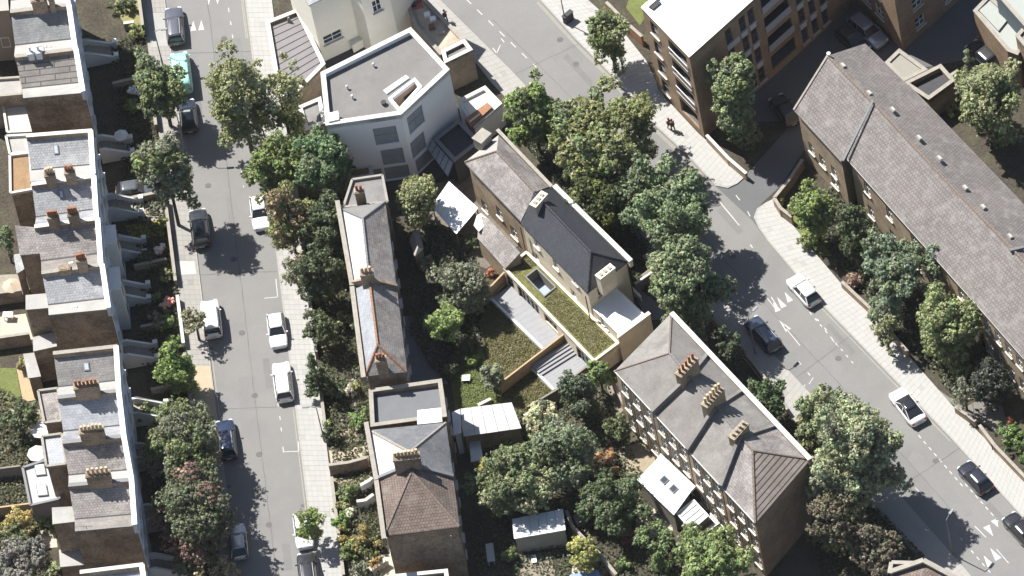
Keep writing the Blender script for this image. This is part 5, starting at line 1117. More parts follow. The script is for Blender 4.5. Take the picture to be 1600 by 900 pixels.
tree('slim street tree throwing its shadow on the footway by the flats', 950, 52, 37, 50, 6.0, (.13, .15, .07), leaf=.29, dens=.7, col2=G_STREET, mix=.4)
tree('leafy tree standing against the shaded wall of the flats', 1146, 152, 41, 72, 7.2, (.108, .135, .068), leaf=.31, dens=.9, col2=G_STREET)
# front gardens by the diagonal terrace
tree('dark green tree in front of the diagonal terrace parapet', 1196, 622, 28, 36, 4.2, (.06, .09, .04), leaf=.28)
tree('leafy tree between the parapet and the giant pale tree', 1288, 655, 42, 48, 5.4, (.10, .125, .062), leaf=.30, col2=G_PALE)
tree('giant pale tree overhanging the diagonal road', 1340, 712, 66, 96, 8.2, (.155, .178, .10), leaf=.34, dens=.95, col2=G_GREY, mix=.35, lobes=85, clump=.8)  # veil of haze over this tree put into its paler leaf colour
tree('shaded brownish tree under the giant pale tree', 1312, 810, 46, 52, 4.6, (.082, .078, .048), leaf=.28, dens=.7, col2=G_OLIVE, mix=.2)
tree('dull brownish tree below the shaded brownish tree', 1366, 856, 36, 36, 3.6, (.078, .074, .048), leaf=.28, dens=.7)
shrub('tall light green shrub row at the edge of the brown ground', 1322, 836, 17, 34, (.17, .20, .075))
shrub('bushy shrub by the parapet end of the diagonal terrace', 1262, 690, 18, 22, (.15, .165, .075))
tree('dark tree by the parapet of the diagonal terrace end', 1142, 545, 22, 30, 4.0, (.05, .065, .033), leaf=.27)
# garden cluster at the bottom
tree('cream flowering elder at the corner of the small lawn', 846, 652, 29, 28, 4.0, (.27, .28, .17), leaf=.25, col2=G_GREY, mix=.4)
tree('large mottled green tree in the bottom gardens', 880, 712, 50, 52, 5.2, (.10, .125, .072), leaf=.29, col2=G_STREET)
tree('spreading dark mottled tree above the white sheet roof', 800, 752, 56, 54, 5.2, (.094, .118, .055), leaf=.29, col2=G_PALE, mix=.25)
tree('yellow tipped bush tree on the edge of the spreading tree', 756, 730, 12, 16, 4.0, G_YEL, leaf=.24)
tree('dark dense conifer between the lower terrace and the brick houses', 905, 618, 33, 42, 4.0, (.05, .068, .040), leaf=.26, col2=G_DARK)
tree('bright green garden tree by the sedum extension corner', 936, 585, 22, 22, 2.9, (.105, .15, .055), leaf=.26)
tree('olive bush tree against the brick rear wall', 965, 668, 18, 26, 2.6, (.09, .11, .05), leaf=.25)
shrub('rust coloured bush above the clipped dark ball', 945, 728, 31, 24, (.20, .125, .065), col2=(.13, .12, .05))
tree('large clipped dark ball tree in the bottom gardens', 953, 782, 50, 46, 3.6, (.060, .082, .036), leaf=.26, dens=1.2)
tree('yellow green bamboo clump beside the garden wall', 914, 862, 25, 34, 2.6, (.18, .19, .065), leaf=.26, dens=.8)
shrub('dark red bush by the pale patio', 984, 838, 12, 15, (.16, .055, .06))
tree('green garden tree beside the dark red bush', 1022, 846, 34, 28, 2.8, (.085, .12, .048), leaf=.26)
tree('pointed clipped conifer in front of the garden tree', 1030, 882, 19, 28, 2.3, (.08, .115, .04), shape='cone', leaf=.22, dens=1.3)
shrub('small clipped ball beside the pointed conifer', 975, 880, 12, 12, (.09, .13, .045))
tree('large fresh green tree against the brown gable', 1108, 874, 56, 52, 5.0, (.118, .155, .058), leaf=.30)
shrub('leafy shrub below the large mottled tree by the path', 838, 690, 14, 16, (.16, .19, .09))
shrub('bright climbing shrub on the sheet roofed shed', 795, 690, 16, 14, (.15, .18, .06))
shrub('palm like shrub in front of the white sheet roof', 832, 838, 11, 13, (.2, .21, .12))
shrub('leafy shrub beside the shaded patio table', 797, 865, 12, 20, (.10, .13, .05))
# gardens of the long tiled terrace and beyond
tree('feathery yellow green tree in the corner garden', 1272, 330, 34, 62, 5.0, (.115, .15, .05), leaf=.26, dens=.9, col2=G_STREET)
tree('narrow dark cypress in front of the long tiled terrace', 1338, 372, 27, 82, 5.0, (.045, .062, .026), shape='column', leaf=.25, dens=1.2)
tree('blue green cedar in front of the long tiled terrace', 1408, 412, 60, 54, 6.4, (.092, .122, .076), leaf=.29, col2=G_TEAL, lobes=60, clump=.8)
tree('blue green spreading tree beside the footway', 1382, 478, 26, 40, 4.4, (.10, .13, .085), leaf=.28, col2=G_TEAL)
tree('slender sapling on the wide pale footway', 1384, 520, 21, 28, 3.6, (.14, .155, .075), leaf=.24, dens=.6)
tree('weeping light green tree before the white sash windows', 1480, 505, 47, 64, 5.6, (.125, .15, .065), leaf=.28, dens=.85, droop=.5)
tree('tall pale conifer behind the long tiled terrace', 1548, 158, 56, 84, 6.6, (.135, .155, .072), shape='round', leaf=.28, dens=.95, col2=G_PALE, droop=.3, lobes=70, clump=.75)
tree('narrow pale spire conifer beside the tall pale conifer', 1515, 108, 18, 46, 6.8, (.12, .14, .075), shape='cone', leaf=.26)
tree('sparse greyish sapling by the dusty forecourt wall', 1506, 612, 18, 30, 3.0, (.12, .13, .085), leaf=.22, dens=.45)
for l_, x, y, rx, ry, c_ in (('clipped green hedge ball above the wide footway', 1578, 680, 22, 28, (.085, .13, .038)), ('dark hedge ball beside the clipped green hedge ball', 1600, 705, 22, 30, (.065, .10, .032)), ('yellow bush on the corner garden wall', 1217, 315, 8, 8, (.24, .24, .06)), ('ground ivy below the tall pale conifer', 1490, 175, 14, 12, (.17, .19, .07)), ('red flowering bush in the terrace garden', 1577, 660, 9, 8, (.22, .10, .06)), ('shrub at the foot of the feathery corner tree', 1263, 375, 17, 22, (.13, .15, .06)), ('brown leaved bush by the footway wall', 1333, 440, 12, 14, (.19, .14, .10))):
    shrub(l_, x, y, rx, ry, c_)
tree('black shaded yew in the garden below the white sash windows', 1545, 600, 34, 34, 3.0, (.038, .046, .032), leaf=.27, dens=.9)
# far left rear gardens
for l_, x, y, rx, ry, z, c_ in (('grey green tree at the edge of the rear gardens by the tan terrace', 8, 372, 15, 30, 4.0, (.085, .115, .055)), ('dark tree in the rear garden below the small lawn', 30, 652, 32, 26, 3.0, (.06, .08, .036)), ('yellow bush tree by the timber fence in the rear gardens', 28, 812, 28, 20, 2.6, (.22, .19, .075)), ('dark green tree in the rear garden beside the grey patio', 20, 840, 32, 22, 2.6, (.075, .09, .04)), ('smoky grey tree at the bottom of the rear gardens', 32, 872, 42, 34, 4.6, (.12, .122, .10))):
    tree(l_, x, y, rx, ry, z, c_, leaf=.27)
for l_, x, y, rx, ry, c_ in (('small bright shrub in the light well garden', 56, 452, 10, 9, (.2, .24, .09)), ('green shrub below the flat extension', 72, 818, 18, 15, (.10, .12, .05)), ('pale shrub in the path beside the little hipped roof', 84, 890, 12, 10, (.17, .2, .10)), ('white flowered shrub by the small lawn', 25, 640, 11, 11, (.2, .22, .14)), ('blotchy shrub at the edge of the tan path', 34, 568, 9, 12, (.14, .13, .06)), ('dark shrub by the white parasol', 52, 690, 14, 12, (.06, .08, .035))):
    shrub(l_, x, y, rx, ry, c_)

# low ground cover that nobody could count
def cover(name, label, pxs, n, size, cols, z=.06, up=.2):
    pts = PP(pxs, z); tris = tessellate_polygon([pts]); T = np.array([[pts[i][:] for i in t] for t in tris])
    ar = np.linalg.norm(np.cross(T[:, 1] - T[:, 0], T[:, 2] - T[:, 0]), axis=1); k = RNG.choice(len(T), n, p=ar / ar.sum())
    u = RNG.random((n, 2)); f = u.sum(1) > 1; u[f] = 1 - u[f]; c = T[k, 0] + (T[k, 1] - T[k, 0]) * u[:, :1] + (T[k, 2] - T[k, 0]) * u[:, 1:]
    g_ = sum(pts, Vector()) / len(pts); g_.z = z; th = thing(name, label, 'plants', g_); bpy.data.objects.remove(th)
    c = c - np.array(g_[:]); c[:, 2] += RNG.random(n) * up
    cl = np.array(cols)[RNG.integers(0, len(cols), n)] * RNG.uniform(.75, 1.25, (n, 1))
    v, cl = leaves(c, RNG.normal(size=(n, 3)) * .5 + np.array([0, 0, 1.0]), np.full(n, size), cl)
    e = bpy.data.objects.new(name + '_tmp', None); COL.objects.link(e); ORG[e.name] = g_
    o = quads(name, v, cl, LEAF, e); o.parent = None; o.location = g_; bpy.data.objects.remove(e)
    props(o, label, 'plants', kind='stuff'); return o
SED = [(.125, .125, .042), (.165, .128, .066), (.095, .112, .036), (.18, .165, .075), (.15, .105, .06)]
GRS = [(.105, .125, .038), (.085, .105, .032), (.125, .13, .05)]
cover('grass', 'short mixed turf of the wide lawn beside the long terrace', [(764, 468), (846, 549), (784, 612), (767, 580), (749, 505)], 6500, .14, SED)
cover('grass', 'short mixed turf of the small lawn beside the lower terrace', [(826, 576), (864, 613), (838, 638), (800, 653), (787, 618)], 3000, .14, SED)
cover('grass', 'mown grass of the sunny lawn behind the middle terrace', [(700, 561), (751, 547), (788, 627), (713, 638)], 4500, .13, [(.12, .155, .05), (.10, .135, .04), (.14, .165, .06)])
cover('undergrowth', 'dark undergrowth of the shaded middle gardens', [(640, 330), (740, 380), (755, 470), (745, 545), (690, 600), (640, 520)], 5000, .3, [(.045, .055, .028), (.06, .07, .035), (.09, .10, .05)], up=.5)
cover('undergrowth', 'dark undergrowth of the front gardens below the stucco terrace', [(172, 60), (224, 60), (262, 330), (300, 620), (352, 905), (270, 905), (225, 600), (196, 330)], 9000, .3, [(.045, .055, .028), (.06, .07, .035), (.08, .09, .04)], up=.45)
cover('undergrowth', 'weedy undergrowth of the bottom gardens', [(735, 660), (840, 640), (950, 600), (985, 700), (1060, 860), (1050, 905), (740, 905)], 8000, .3, [(.06, .075, .035), (.085, .10, .045), (.11, .12, .06)], up=.45)
cover('undergrowth', 'undergrowth below the trees of the long tiled terrace', [(1245, 330), (1330, 270), (1530, 500), (1560, 600), (1500, 630), (1380, 500)], 7000, .3, [(.05, .062, .03), (.07, .085, .04), (.10, .11, .06)], up=.4)
cover('undergrowth', 'undergrowth of the front gardens along the middle terrace', [(470, 300), (540, 300), (580, 620), (600, 905), (545, 905), (510, 640)], 6000, .3, [(.05, .062, .03), (.075, .09, .04), (.11, .12, .05)], up=.4)
cover('undergrowth', 'undergrowth below the giant pale tree', [(1190, 600), (1250, 670), (1480, 905), (1280, 905), (1250, 760)], 7000, .3, [(.06, .06, .036), (.08, .075, .045), (.09, .10, .05)], up=.35)
cover('undergrowth', 'ground cover between the plane trees and the cottage', [(800, 200), (850, 180), (1030, 400), (1100, 520), (1060, 500), (985, 440), (870, 290)], 6000, .28, [(.04, .052, .022), (.055, .065, .03), (.075, .085, .04)], up=.4)
cover('undergrowth', 'rough plants of the rear gardens behind the stucco terrace', [(-10, 600), (60, 640), (70, 700), (30, 740), (60, 830), (95, 905), (-10, 905)], 5000, .3, [(.07, .085, .04), (.10, .10, .05), (.14, .12, .07)], up=.4)
sd_o = None
sedum_cover = PP([(825, 400), (960, 536), (927, 557), (795, 421)], 3.25)
cover('sedum_plants', 'mossy sedum growing over the flat extension roof', [(825, 400), (838, 414), (803, 428), (796, 421)], 700, .13, SED, z=2.44, up=.06)
cover('sedum_plants', 'mossy sedum on the lower length of the extension roof', [(870, 450), (958, 535), (928, 556), (848, 474)], 3300, .13, SED, z=2.44, up=.06)
# ================================================================ vehicles
def shadeless(*a): pass
TYRE = paint('tyre', (.02, .02, .021), .8); RIM = paint('rim', (.35, .36, .37), .35, .6); LAMP_W = paint('headlamp', (.6, .62, .65), .1); LAMP_R = paint('tail_lamp', (.25, .01, .01), .2); PLATE = paint('number_plate', (.55, .5, .2), .5); TRIM = paint('dark_trim', (.03, .03, .032), .6)
KIND = {  # length, width, height, belt, base front/rear of the glass house, roof front/rear (fractions of length from the middle), bonnet height
 'hatch': (4.15, 1.80, 1.48, .93, .20, -.47, .05, -.34, .86), 'estate': (4.75, 1.86, 1.56, .96, .20, -.47, .07, -.42, .90), 'suv': (4.55, 1.92, 1.74, 1.06, .20, -.48, .09, -.42, 1.0),
 'saloon': (4.72, 1.86, 1.44, .92, .22, -.40, .03, -.20, .84), 'offroad': (4.45, 1.90, 1.84, 1.12, .17, -.48, .12, -.45, 1.05), 'van': (5.1, 1.98, 1.98, 1.15, .36, -.49, .24, -.485, 1.05)}
def car(label, px, py, fx, fy, kind, c, rough=.25, metal=0.0, glass_roof=False, group='parked cars', name='car', cat='car', shift=0):
    L_, W_, H_, bz, gf, gr, rf, rr, bh = KIND[kind]; col = paint('paint_%.3f_%.3f_%.3f' % c, c, rough, metal, .8)
    p = P(px, py, H_ * .45); q = P(px + fx, py + fy, H_ * .45) - p
    th = thing(name, label, cat, lift(p, .035), group, math.atan2(q.y, q.x)); hw = W_ / 2
    sec = [(.500, .62, .50, .30), (.488, .80, .62, .22), (.455, .92, bh - .13, .20), (.36, .985, bh - .05, .18), (gf + .02, 1.0, bh + .02, .18), (.05, 1.0, bz, .18), (-.2, 1.0, bz + .01, .18), (-.38, .985, bz, .19), (-.46, .93, bz - .05 if kind != 'saloon' else bz, .22), (-.488, .83, bz - .16, .27), (-.5, .66, bz - .3, .34)]
    rings = []
    for x, k, zt, zb in sec:
        w_ = hw * k; r_ = []
        for sy, zz in ((-.82, zb), (-1, zb + .16), (-1.0, zb + (zt - zb) * .62), (-.95, zt - .05), (-.80, zt), (-.35, zt + .03), (.35, zt + .03), (.80, zt), (.95, zt - .05), (1.0, zb + (zt - zb) * .62), (1, zb + .16), (.82, zb)): r_.append((x * L_, sy * w_, zz))
        rings.append(r_)
    body = O('body', MBu().loft(rings), col, th, local=True, smooth=True, uv=False)
    bw, rw = hw * .90, hw * (.70 if kind not in ('van', 'offroad') else .80); rz = H_
    F0, F1 = Vector((gf * L_, 0, bz - .03)), Vector((rf * L_, 0, rz - .05)); B0, B1 = Vector((gr * L_, 0, bz - .03)), Vector((rr * L_, 0, rz - .06))
    y = lambda v, k: Vector((v.x, k, v.z)); mid0, mid1 = F0.lerp(B0, .5), F1.lerp(B1, .5)
    # dark glass house, then painted roof and pillars over it
    gl = MBu(); i = .96
    gl.prism([y(F0, -bw), y(F0, bw), y(B0, bw), y(B0, -bw)], [y(F1, -rw), y(F1, rw), y(B1, rw), y(B1, -rw)])
    solid = kind == 'van'
    O('glasshouse', gl, CARGLASS, th, local=True, uv=False)
    rm = CARGLASS if glass_roof else col
    rt = MBu(); n = 6; rs = []
    for t in range(n + 1):
        s = t / n; x = F1.x + .04 + (B1.x - .04 - F1.x - .04) * s; crown_ = .055 * math.sin(math.pi * (.12 + .76 * s)); k = rw + .02 - (.06 if t in (0, n) else 0)
        rs.append([(x, -k, rz - .055), (x, -k * .9, rz - .01 + crown_ * .4), (x, -k * .4, rz + crown_ * .8), (x, k * .4, rz + crown_ * .8), (x, k * .9, rz - .01 + crown_ * .4), (x, k, rz - .055)])
    O('roof_panel', rt.loft(rs), rm, th, local=True, smooth=True, uv=False)
    pl = MBu()
    def strip(a, b, w2):
        d = (b - a); s = Vector((w2, 0, 0)); o_ = Vector((0, math.copysign(.012, a.y), .006)); pl.loft([[a - s + o_, a + s + o_, a + s - o_ * 2, a - s - o_ * 2], [b - s + o_, b + s + o_, b + s - o_ * 2, b - s - o_ * 2]])
    for s in (-1, 1):
        strip(y(F0, s * bw), y(F1, s * rw), .05); strip(y(B0, s * bw), y(B1, s * rw), .10 if kind != 'saloon' else .07); strip(y(mid0, s * bw), y(mid1, s * rw), .04)
        if kind in ('estate', 'suv', 'offroad'): strip(y(F0.lerp(B0, .8), s * bw), y(F1.lerp(B1, .8), s * rw), .05)
        if glass_roof: strip(y(F1, s * rw) + Vector((0, 0, .03)), y(F1.lerp(B1, .99), s * rw) + Vector((0, 0, .03)), .05)
        if solid:
            a0, a1, c0, c1 = y(F0.lerp(B0, .34), s * bw), y(F1.lerp(B1, .26), s * rw), y(B0, s * bw), y(B1, s * rw); o_ = Vector((0, s * .02, 0)); pl.prism([a0 + o_, c0 + o_, c0 - o_, a0 - o_], [a1 + o_, c1 + o_, c1 - o_, a1 - o_])
    if solid: o_ = Vector((-.03, 0, 0)); pl.prism([y(B0, -bw) + o_, y(B0, bw) + o_, y(B0, bw), y(B0, -bw)], [y(B1, -rw) + o_, y(B1, rw) + o_, y(B1, rw), y(B1, -rw)])
    O('window_surround', pl, col, th, local=True, uv=False, kind='stuff')
    for sx in (.305, -.295):
        for s in (-1, 1):
            c_ = Vector((sx * L_, s * (hw - .13), .32)); o_ = Vector((0, s * .11, 0))
            wo = O('wheel', MBu().cyl(c_ - o_, c_ + o_, .32, .32, 14), TYRE, th, local=True, uv=False); O('rim', MBu().cyl(c_ + o_ * .9, c_ + o_ * 1.08, .21, .19, 10), RIM, wo, local=True, uv=False)
    for s in (-1, 1):
        O('headlight', MBu().box((.462 * L_, s * hw * .66, bh - .26), (.10, -s * .07, 0), (.03, s * .15, 0), .12), LAMP_W, th, local=True, uv=False)
        O('tail_light', MBu().box((-.478 * L_, s * hw * .70, bz - .33), (.07, 0, 0), (0, .13, 0), .22), LAMP_R, th, local=True, uv=False)
        O('mirror', MBu().box((gf * L_ - .22, s * (hw + .06), bz - .02), (.06, 0, 0), (0, .10, 0), .13), col if s else TRIM, th, local=True, uv=False, bevel=.02)
    O('bumper', MBu().box((.487 * L_, 0, .30), (.035, 0, 0), (0, hw * .62, 0), .16), TRIM, th, local=True, uv=False)
    O('number_plate', MBu().box((-.500 * L_, 0, .55), (.012, 0, 0), (0, .26, 0), .11), PLATE, th, local=True, uv=False)
    if kind in ('suv', 'estate', 'offroad'):
        for s in (-1, 1): O('roof_rail', MBu().bar((F1.x - .2, s * rw * .86, rz + .01), (B1.x + .2, s * rw * .86, rz + .01), .05, .06), RIM, th, local=True, uv=False)
    return th
dn = (.125, 1.0)
car('dark grey estate car with sunlit roof, in front of the teal van', 273, 40, -.08, -1, 'estate', (.10, .105, .13), .3, .3)
car('mint teal panel van half under the rounded street tree', 283, 112, -dn[0], -1, 'van', (.30, .58, .52), .35, 0, cat='van', name='van')
car('dark blue car in the tree shadow behind the teal van', 294, 181, -dn[0], -1, 'hatch', (.03, .04, .06), .25, .3)
car('dark grey car beside the tall street tree and its big shadow', 312, 356, -dn[0], -1, 'estate', (.045, .05, .06), .25, .4)
car('white boxy off roader parked by the thin olive tree', 330, 497, -dn[0], -1, 'offroad', (.72, .72, .71), .3)
car('navy blue car parked by the feathery birch', 354, 686, -dn[0], -1, 'estate', (.035, .05, .10), .22, .4)
car('silver hatchback parked under the sprawling dark tree', 372, 846, -dn[0], -1, 'hatch', (.42, .43, .44), .25, .5)
car('white car mostly under the browning autumn tree', 406, 332, dn[0], 1, 'hatch', (.70, .70, .70), .28)
car('white saloon parked above the other white car by the marked bay', 433, 516, dn[0], 1, 'hatch', (.74, .74, .73), .28)
car('white estate parked with its nose to the white saloon', 442, 596, -dn[0], -1, 'estate', (.74, .74, .74), .28)
car('white car under the young bright street tree', 474, 829, dn[0], 1, 'hatch', (.70, .71, .72), .28)
car('dark car at the kerb below the young bright street tree', 481, 893, -dn[0], -1, 'suv', (.035, .037, .042), .25, .3)
car('dark car standing on a shaded front garden drive', 213, 296, 1, -.15, 'hatch', (.10, .11, .12), .25, .3)
car('white hatchback driving past the give way triangles', 1256, 453, -.70, -.80, 'hatch', (.70, .71, .72), .26, group='cars on the diagonal road')
car('dark blue car in the shade of the tall plane tree', 1192, 522, -.68, -.80, 'estate', (.05, .07, .11), .22, .4, group='cars on the diagonal road')
car('white saloon with a black glass roof', 1418, 635, -.62, -.80, 'saloon', (.74, .74, .74), .22, 0, True, group='cars on the diagonal road')
car('black hatchback on the diagonal road with a sunlit roof', 1524, 746, -.74, -.80, 'hatch', (.03, .032, .045), .2, .3, group='cars on the diagonal road')
car('black car at the edge of the give way triangles', 1594, 826, -.74, -.80, 'hatch', (.03, .03, .035), .2, .3, group='cars on the diagonal road')
car('dark car in the deep shade beside the gable of the tiled terrace', 1226, 172, -.65, -.9, 'hatch', (.05, .06, .075), .25, .3, group='cars in the side street')
car('silver blue car glinting in the deep shade of the side street', 1356, 48, .75, .65, 'estate', (.30, .33, .40), .25, .4, group='cars in the side street')
car('dark car beside the silver blue car in the side street', 1332, 62, .75, .65, 'hatch', (.05, .055, .07), .25, .3, group='cars in the side street')
car('grey car by the pale flat roof, its bonnet to the conifer', 1558, 72, -.75, -.70, 'estate', (.20, .21, .23), .25, .4, group='cars in the side street')
car('black car between the grey car and the pale conifer', 1536, 86, -.75, -.70, 'hatch', (.05, .055, .06), .25, .3, group='cars in the side street')

# ================================================================ walls, fences, sheds
def garden_wall(label, pts, h, mat=None, cop=None, t=.24, base=0.0, piers=0):
    ps = [P(x, y, base) for x, y in pts]; th = thing('garden_wall', label, 'wall', (ps[0] + ps[-1]) / 2)
    m = MBu(); c = MBu()
    for a, b in zip(ps[:-1], ps[1:]):
        m.bar(a, b, t, h); c.bar(a + Zv * (h + .001), b + Zv * (h + .001), t + .08, .07)
    for a in ps[1:-1]: m.box(a, (t / 2, 0, 0), (0, t / 2, 0), h - .002)
    O('wall_body', m, mat or BRICK, th); O('coping', c, cop or COPING, th)
    if piers:
        for a, b in zip(ps[:-1], ps[1:]):
            for i in range(piers + 1): p = a.lerp(b, i / piers); O('pier', MBu().box(p, (.2, 0, 0), (0, .2, 0), h + .25).box(p + Zv * (h + .25), (.25, 0, 0), (0, .25, 0), .08), mat or BRICK, th)
    return th
def lb(y): return 220 + .126 * y
garden_wall('low brick wall of the sunny lawn beside the footway', [(lb(-60), -60), (lb(58), 58)], 1.9, M('dark_hedge_wall', (.06, .07, .05), .3, 2), COPING)
garden_wall('low front wall between the leafy bush and the tall street tree', [(lb(150), 150), (lb(205), 205)], 1.0)
garden_wall('low front wall beside the bright square lawn', [(lb(318), 318), (lb(400), 400), (lb(448), 448)], .95)
garden_wall('low front wall behind the thin olive tree', [(lb(470), 470), (lb(545), 545)], .9, STUCCO, COPW)
garden_wall('low front wall behind the round bright garden tree', [(lb(560), 560), (lb(680), 680), (lb(800), 800)], .9)
garden_wall('dividing wall between two stucco front gardens above the lawn', [(190, 322), (250, 310)], 1.0, BRICK, COPING)
garden_wall('stub wall by the loose bush on the sunny lawn', [(196, 48), (212, 46)], 1.2, BRICK, COPW)
for i, (x0, y0, x1, y1, l_) in enumerate([(178, 140, 232, 128, 'dividing wall in the shade below the pale slated house'), (196, 300, 232, 292, 'dividing wall beside the dark parked drive'), (212, 425, 262, 414, 'dividing wall below the weeping conifer bush'), (222, 520, 274, 510, 'dividing wall beside the grey green bush'), (238, 618, 292, 607, 'dividing wall beneath the round bright garden tree'), (258, 790, 318, 778, 'dividing wall under the sprawling dark tree')]):
    garden_wall(l_, [(x0, y0), (x1, y1)], 1.0)
def rb(y): return 427 + .123 * y
garden_wall('front wall along the autumn tree garden', [(rb(250), 250), (rb(420), 420), (rb(560), 560)], 1.0)
garden_wall('front wall along the dark conifer garden', [(rb(590), 590), (rb(696), 696)], .9)
garden_wall('brick wall below the tan forecourt', [(517, 742), (548, 738), (577, 730)], 1.6, BRICK, COPING)
garden_wall('front wall beside the clipped green ball', [(rb(752), 752), (rb(905), 905)], .7)
garden_wall('white curved wall by the steps of the brown hipped house', [(566, 770), (580, 762), (584, 758)], 1.2, STUCCO, COPW)
garden_wall('lower white curved wall by the steps of the brown hipped house', [(560, 795), (574, 793), (586, 784)], 1.2, STUCCO, COPW)
garden_wall('pale wall crossing the bottom patio', [(584, 898), (604, 884), (608, 884)], .9, COPW, COPW)
garden_wall('kerb wall at the bottom of the sunny lawn', [(748, 638), (768, 628)], .5, COPING, COPW)
garden_wall('long garden wall through the bottom gardens beside the bamboo', [(888, 812), (898, 838), (940, 880), (966, 912)], 1.5, BRICKY, COPING)
garden_wall('garden wall beside the dark conifer and rear windows', [(960, 610), (985, 660)], 1.5, BRICKY, COPING)
garden_wall('corner garden wall of the tiled terrace above the side street', [(1256, 262), (1238, 290), (1212, 322), (1222, 338), (1240, 352)], 1.3, BRICKT, COPING)
garden_wall('garden wall below the cedar along the wide footway', [(1317, 450), (1362, 492), (1420, 560)], 1.0, BRICKT, COPING)
garden_wall('garden wall of the flats above the side street corner', [(1106, 222), (1140, 258), (1168, 282)], 1.1, BRICKY, COPW)
garden_wall('garden wall by the hedge balls on the wide footway', [(1532, 674), (1556, 706), (1606, 758)], 1.0, BRICKT, COPING)
garden_wall('garden wall by the sparse sapling', [(1494, 645), (1526, 668)], 1.0, BRICKT, COPING)
garden_wall('garden wall between road and the tall plane tree', [(1110, 500), (1178, 574), (1232, 650)], 1.0, BRICKY, COPING)
garden_wall('brown rear wall behind the yard room and conifer', [(1452, 160), (1500, 130)], 2.0, BRICKT, COPING)
garden_wall('rear garden wall below the tan roof terrace', [(-20, 478), (38, 470)], 1.8, BRICK, COPING)
garden_wall('rear garden wall above the small lawn', [(-20, 548), (50, 538)], 1.8, BRICK, COPING)
fence('timber fence in the rear garden beside the flat extension', [(-20, 752), (36, 745)], 1.8, WOODG)
fence('timber fence behind the yellow bush tree', [(-20, 812), (50, 803)], 1.7, WOOD)
garden_wall('low garden wall under the slim street tree by the flats', [(950, 18), (984, 52), (1006, 72)], 1.5, BRICKO, COPING)
garden_wall('slate yard wall beside the timber boxes', [(995, 458), (1045, 424)], 1.5, LEAD, COPW, .16)
garden_wall('low white wall on the edge of the annex yard', [(983, 452), (1003, 472)], .8, STUCCO, WHITE, .16)
# sheds and canopies
def shed(label, pxs, z, wall, roof, slope=.25, name='shed', sheets=0):
    q = PP(pxs, z); th = thing(name, label, 'shed', lift(sum(q, Vector()) / 4, 0)); walls(th, inset(q, .12), z - .06, wall)
    q[0].z += slope; q[1].z += slope
    if sheets:
        for i in range(sheets):
            a, b = i / sheets + .003, (i + 1) / sheets - .003; k = Zv * (.012 * (i % 2))
            O('roof_sheet', MBu().slab([q[0].lerp(q[1], a) + k, q[0].lerp(q[1], b) + k, q[3].lerp(q[2], b) + k, q[3].lerp(q[2], a) + k], .04), roof, th)
    else: O('roof', MBu().slab(q, .08), roof, th)
    return th
SHEET = M('grey_sheet', (.42, .43, .43), .12, .7, .6, stain=(.34, .345, .34)); SHEETW = M('white_sheet', (.62, .63, .64), .1, .7, .6, stain=(.52, .53, .54))
shed('long garage with a pale grey sheet roof below the sunny lawn', [(720, 640), (800, 630), (815, 669), (724, 682)], 2.8, BRICKY, SHEET, .15, 'garage', 5)
shed('narrow white lean to between the brown hipped house and the garage', [(706, 645), (719, 640), (721, 676), (709, 680)], 3.4, STUCCO, SHEETW, .1)
shed('small glazed cold frame with blue grey panes below the garage', [(733, 692), (751, 690), (755, 718), (736, 722)], 1.4, WOODG, paint('cold_frame_glass', (.38, .42, .46), .15), .2, 'cold_frame', 2)
shed('white sheet roofed summer house in the bottom gardens', [(800, 812), (880, 796), (884, 828), (803, 842)], 2.7, M('pale_boards', (.34, .31, .26), .15), SHEETW, .1, 'summer_house', 6)
cv = PP([(702, 286), (748, 328), (713, 366), (674, 322)], 2.6); cv[0].z += .3; cv[1].z += .3; th = thing('canopy', 'bright white sheet canopy with ragged plant edge beside the cottage', 'canopy', lift(sum(cv, Vector()) / 4, 0))
for i in range(6): O('roof_sheet', MBu().slab([cv[0].lerp(cv[1], i / 6 + .003), cv[0].lerp(cv[1], (i + 1) / 6 - .003), cv[3].lerp(cv[2], (i + 1) / 6 - .003), cv[3].lerp(cv[2], i / 6 + .003)], .05), WROOF, th)
for p in cv: O('post', MBu().box(lift(p, 0).lerp(lift(sum(cv, Vector()) / 4, 0), .06), (.06, 0, 0), (0, .06, 0), p.z - .08), WOODG, th)
sp = PP([(640, 375), (655, 360), (662, 388), (648, 402)], 2.4); th = thing('garden_shed', 'small gabled shed with a pale slope in the shaded middle garden', 'shed', lift(sum(sp, Vector()) / 4, 0)); walls(th, inset(sp, .1), 2.3, WOODG)
m1, m2 = (sp[0] + sp[1]) / 2 + Zv * .8, (sp[2] + sp[3]) / 2 + Zv * .8; O('roof', MBu().slab([sp[0], m1, m2, sp[3]], .06), FELTL, th); O('roof', MBu().slab([sp[1], m1, m2, sp[2]], .06), FELT, th); O('gable', MBu().poly([sp[3], sp[2], m2]), STUCCO, th)
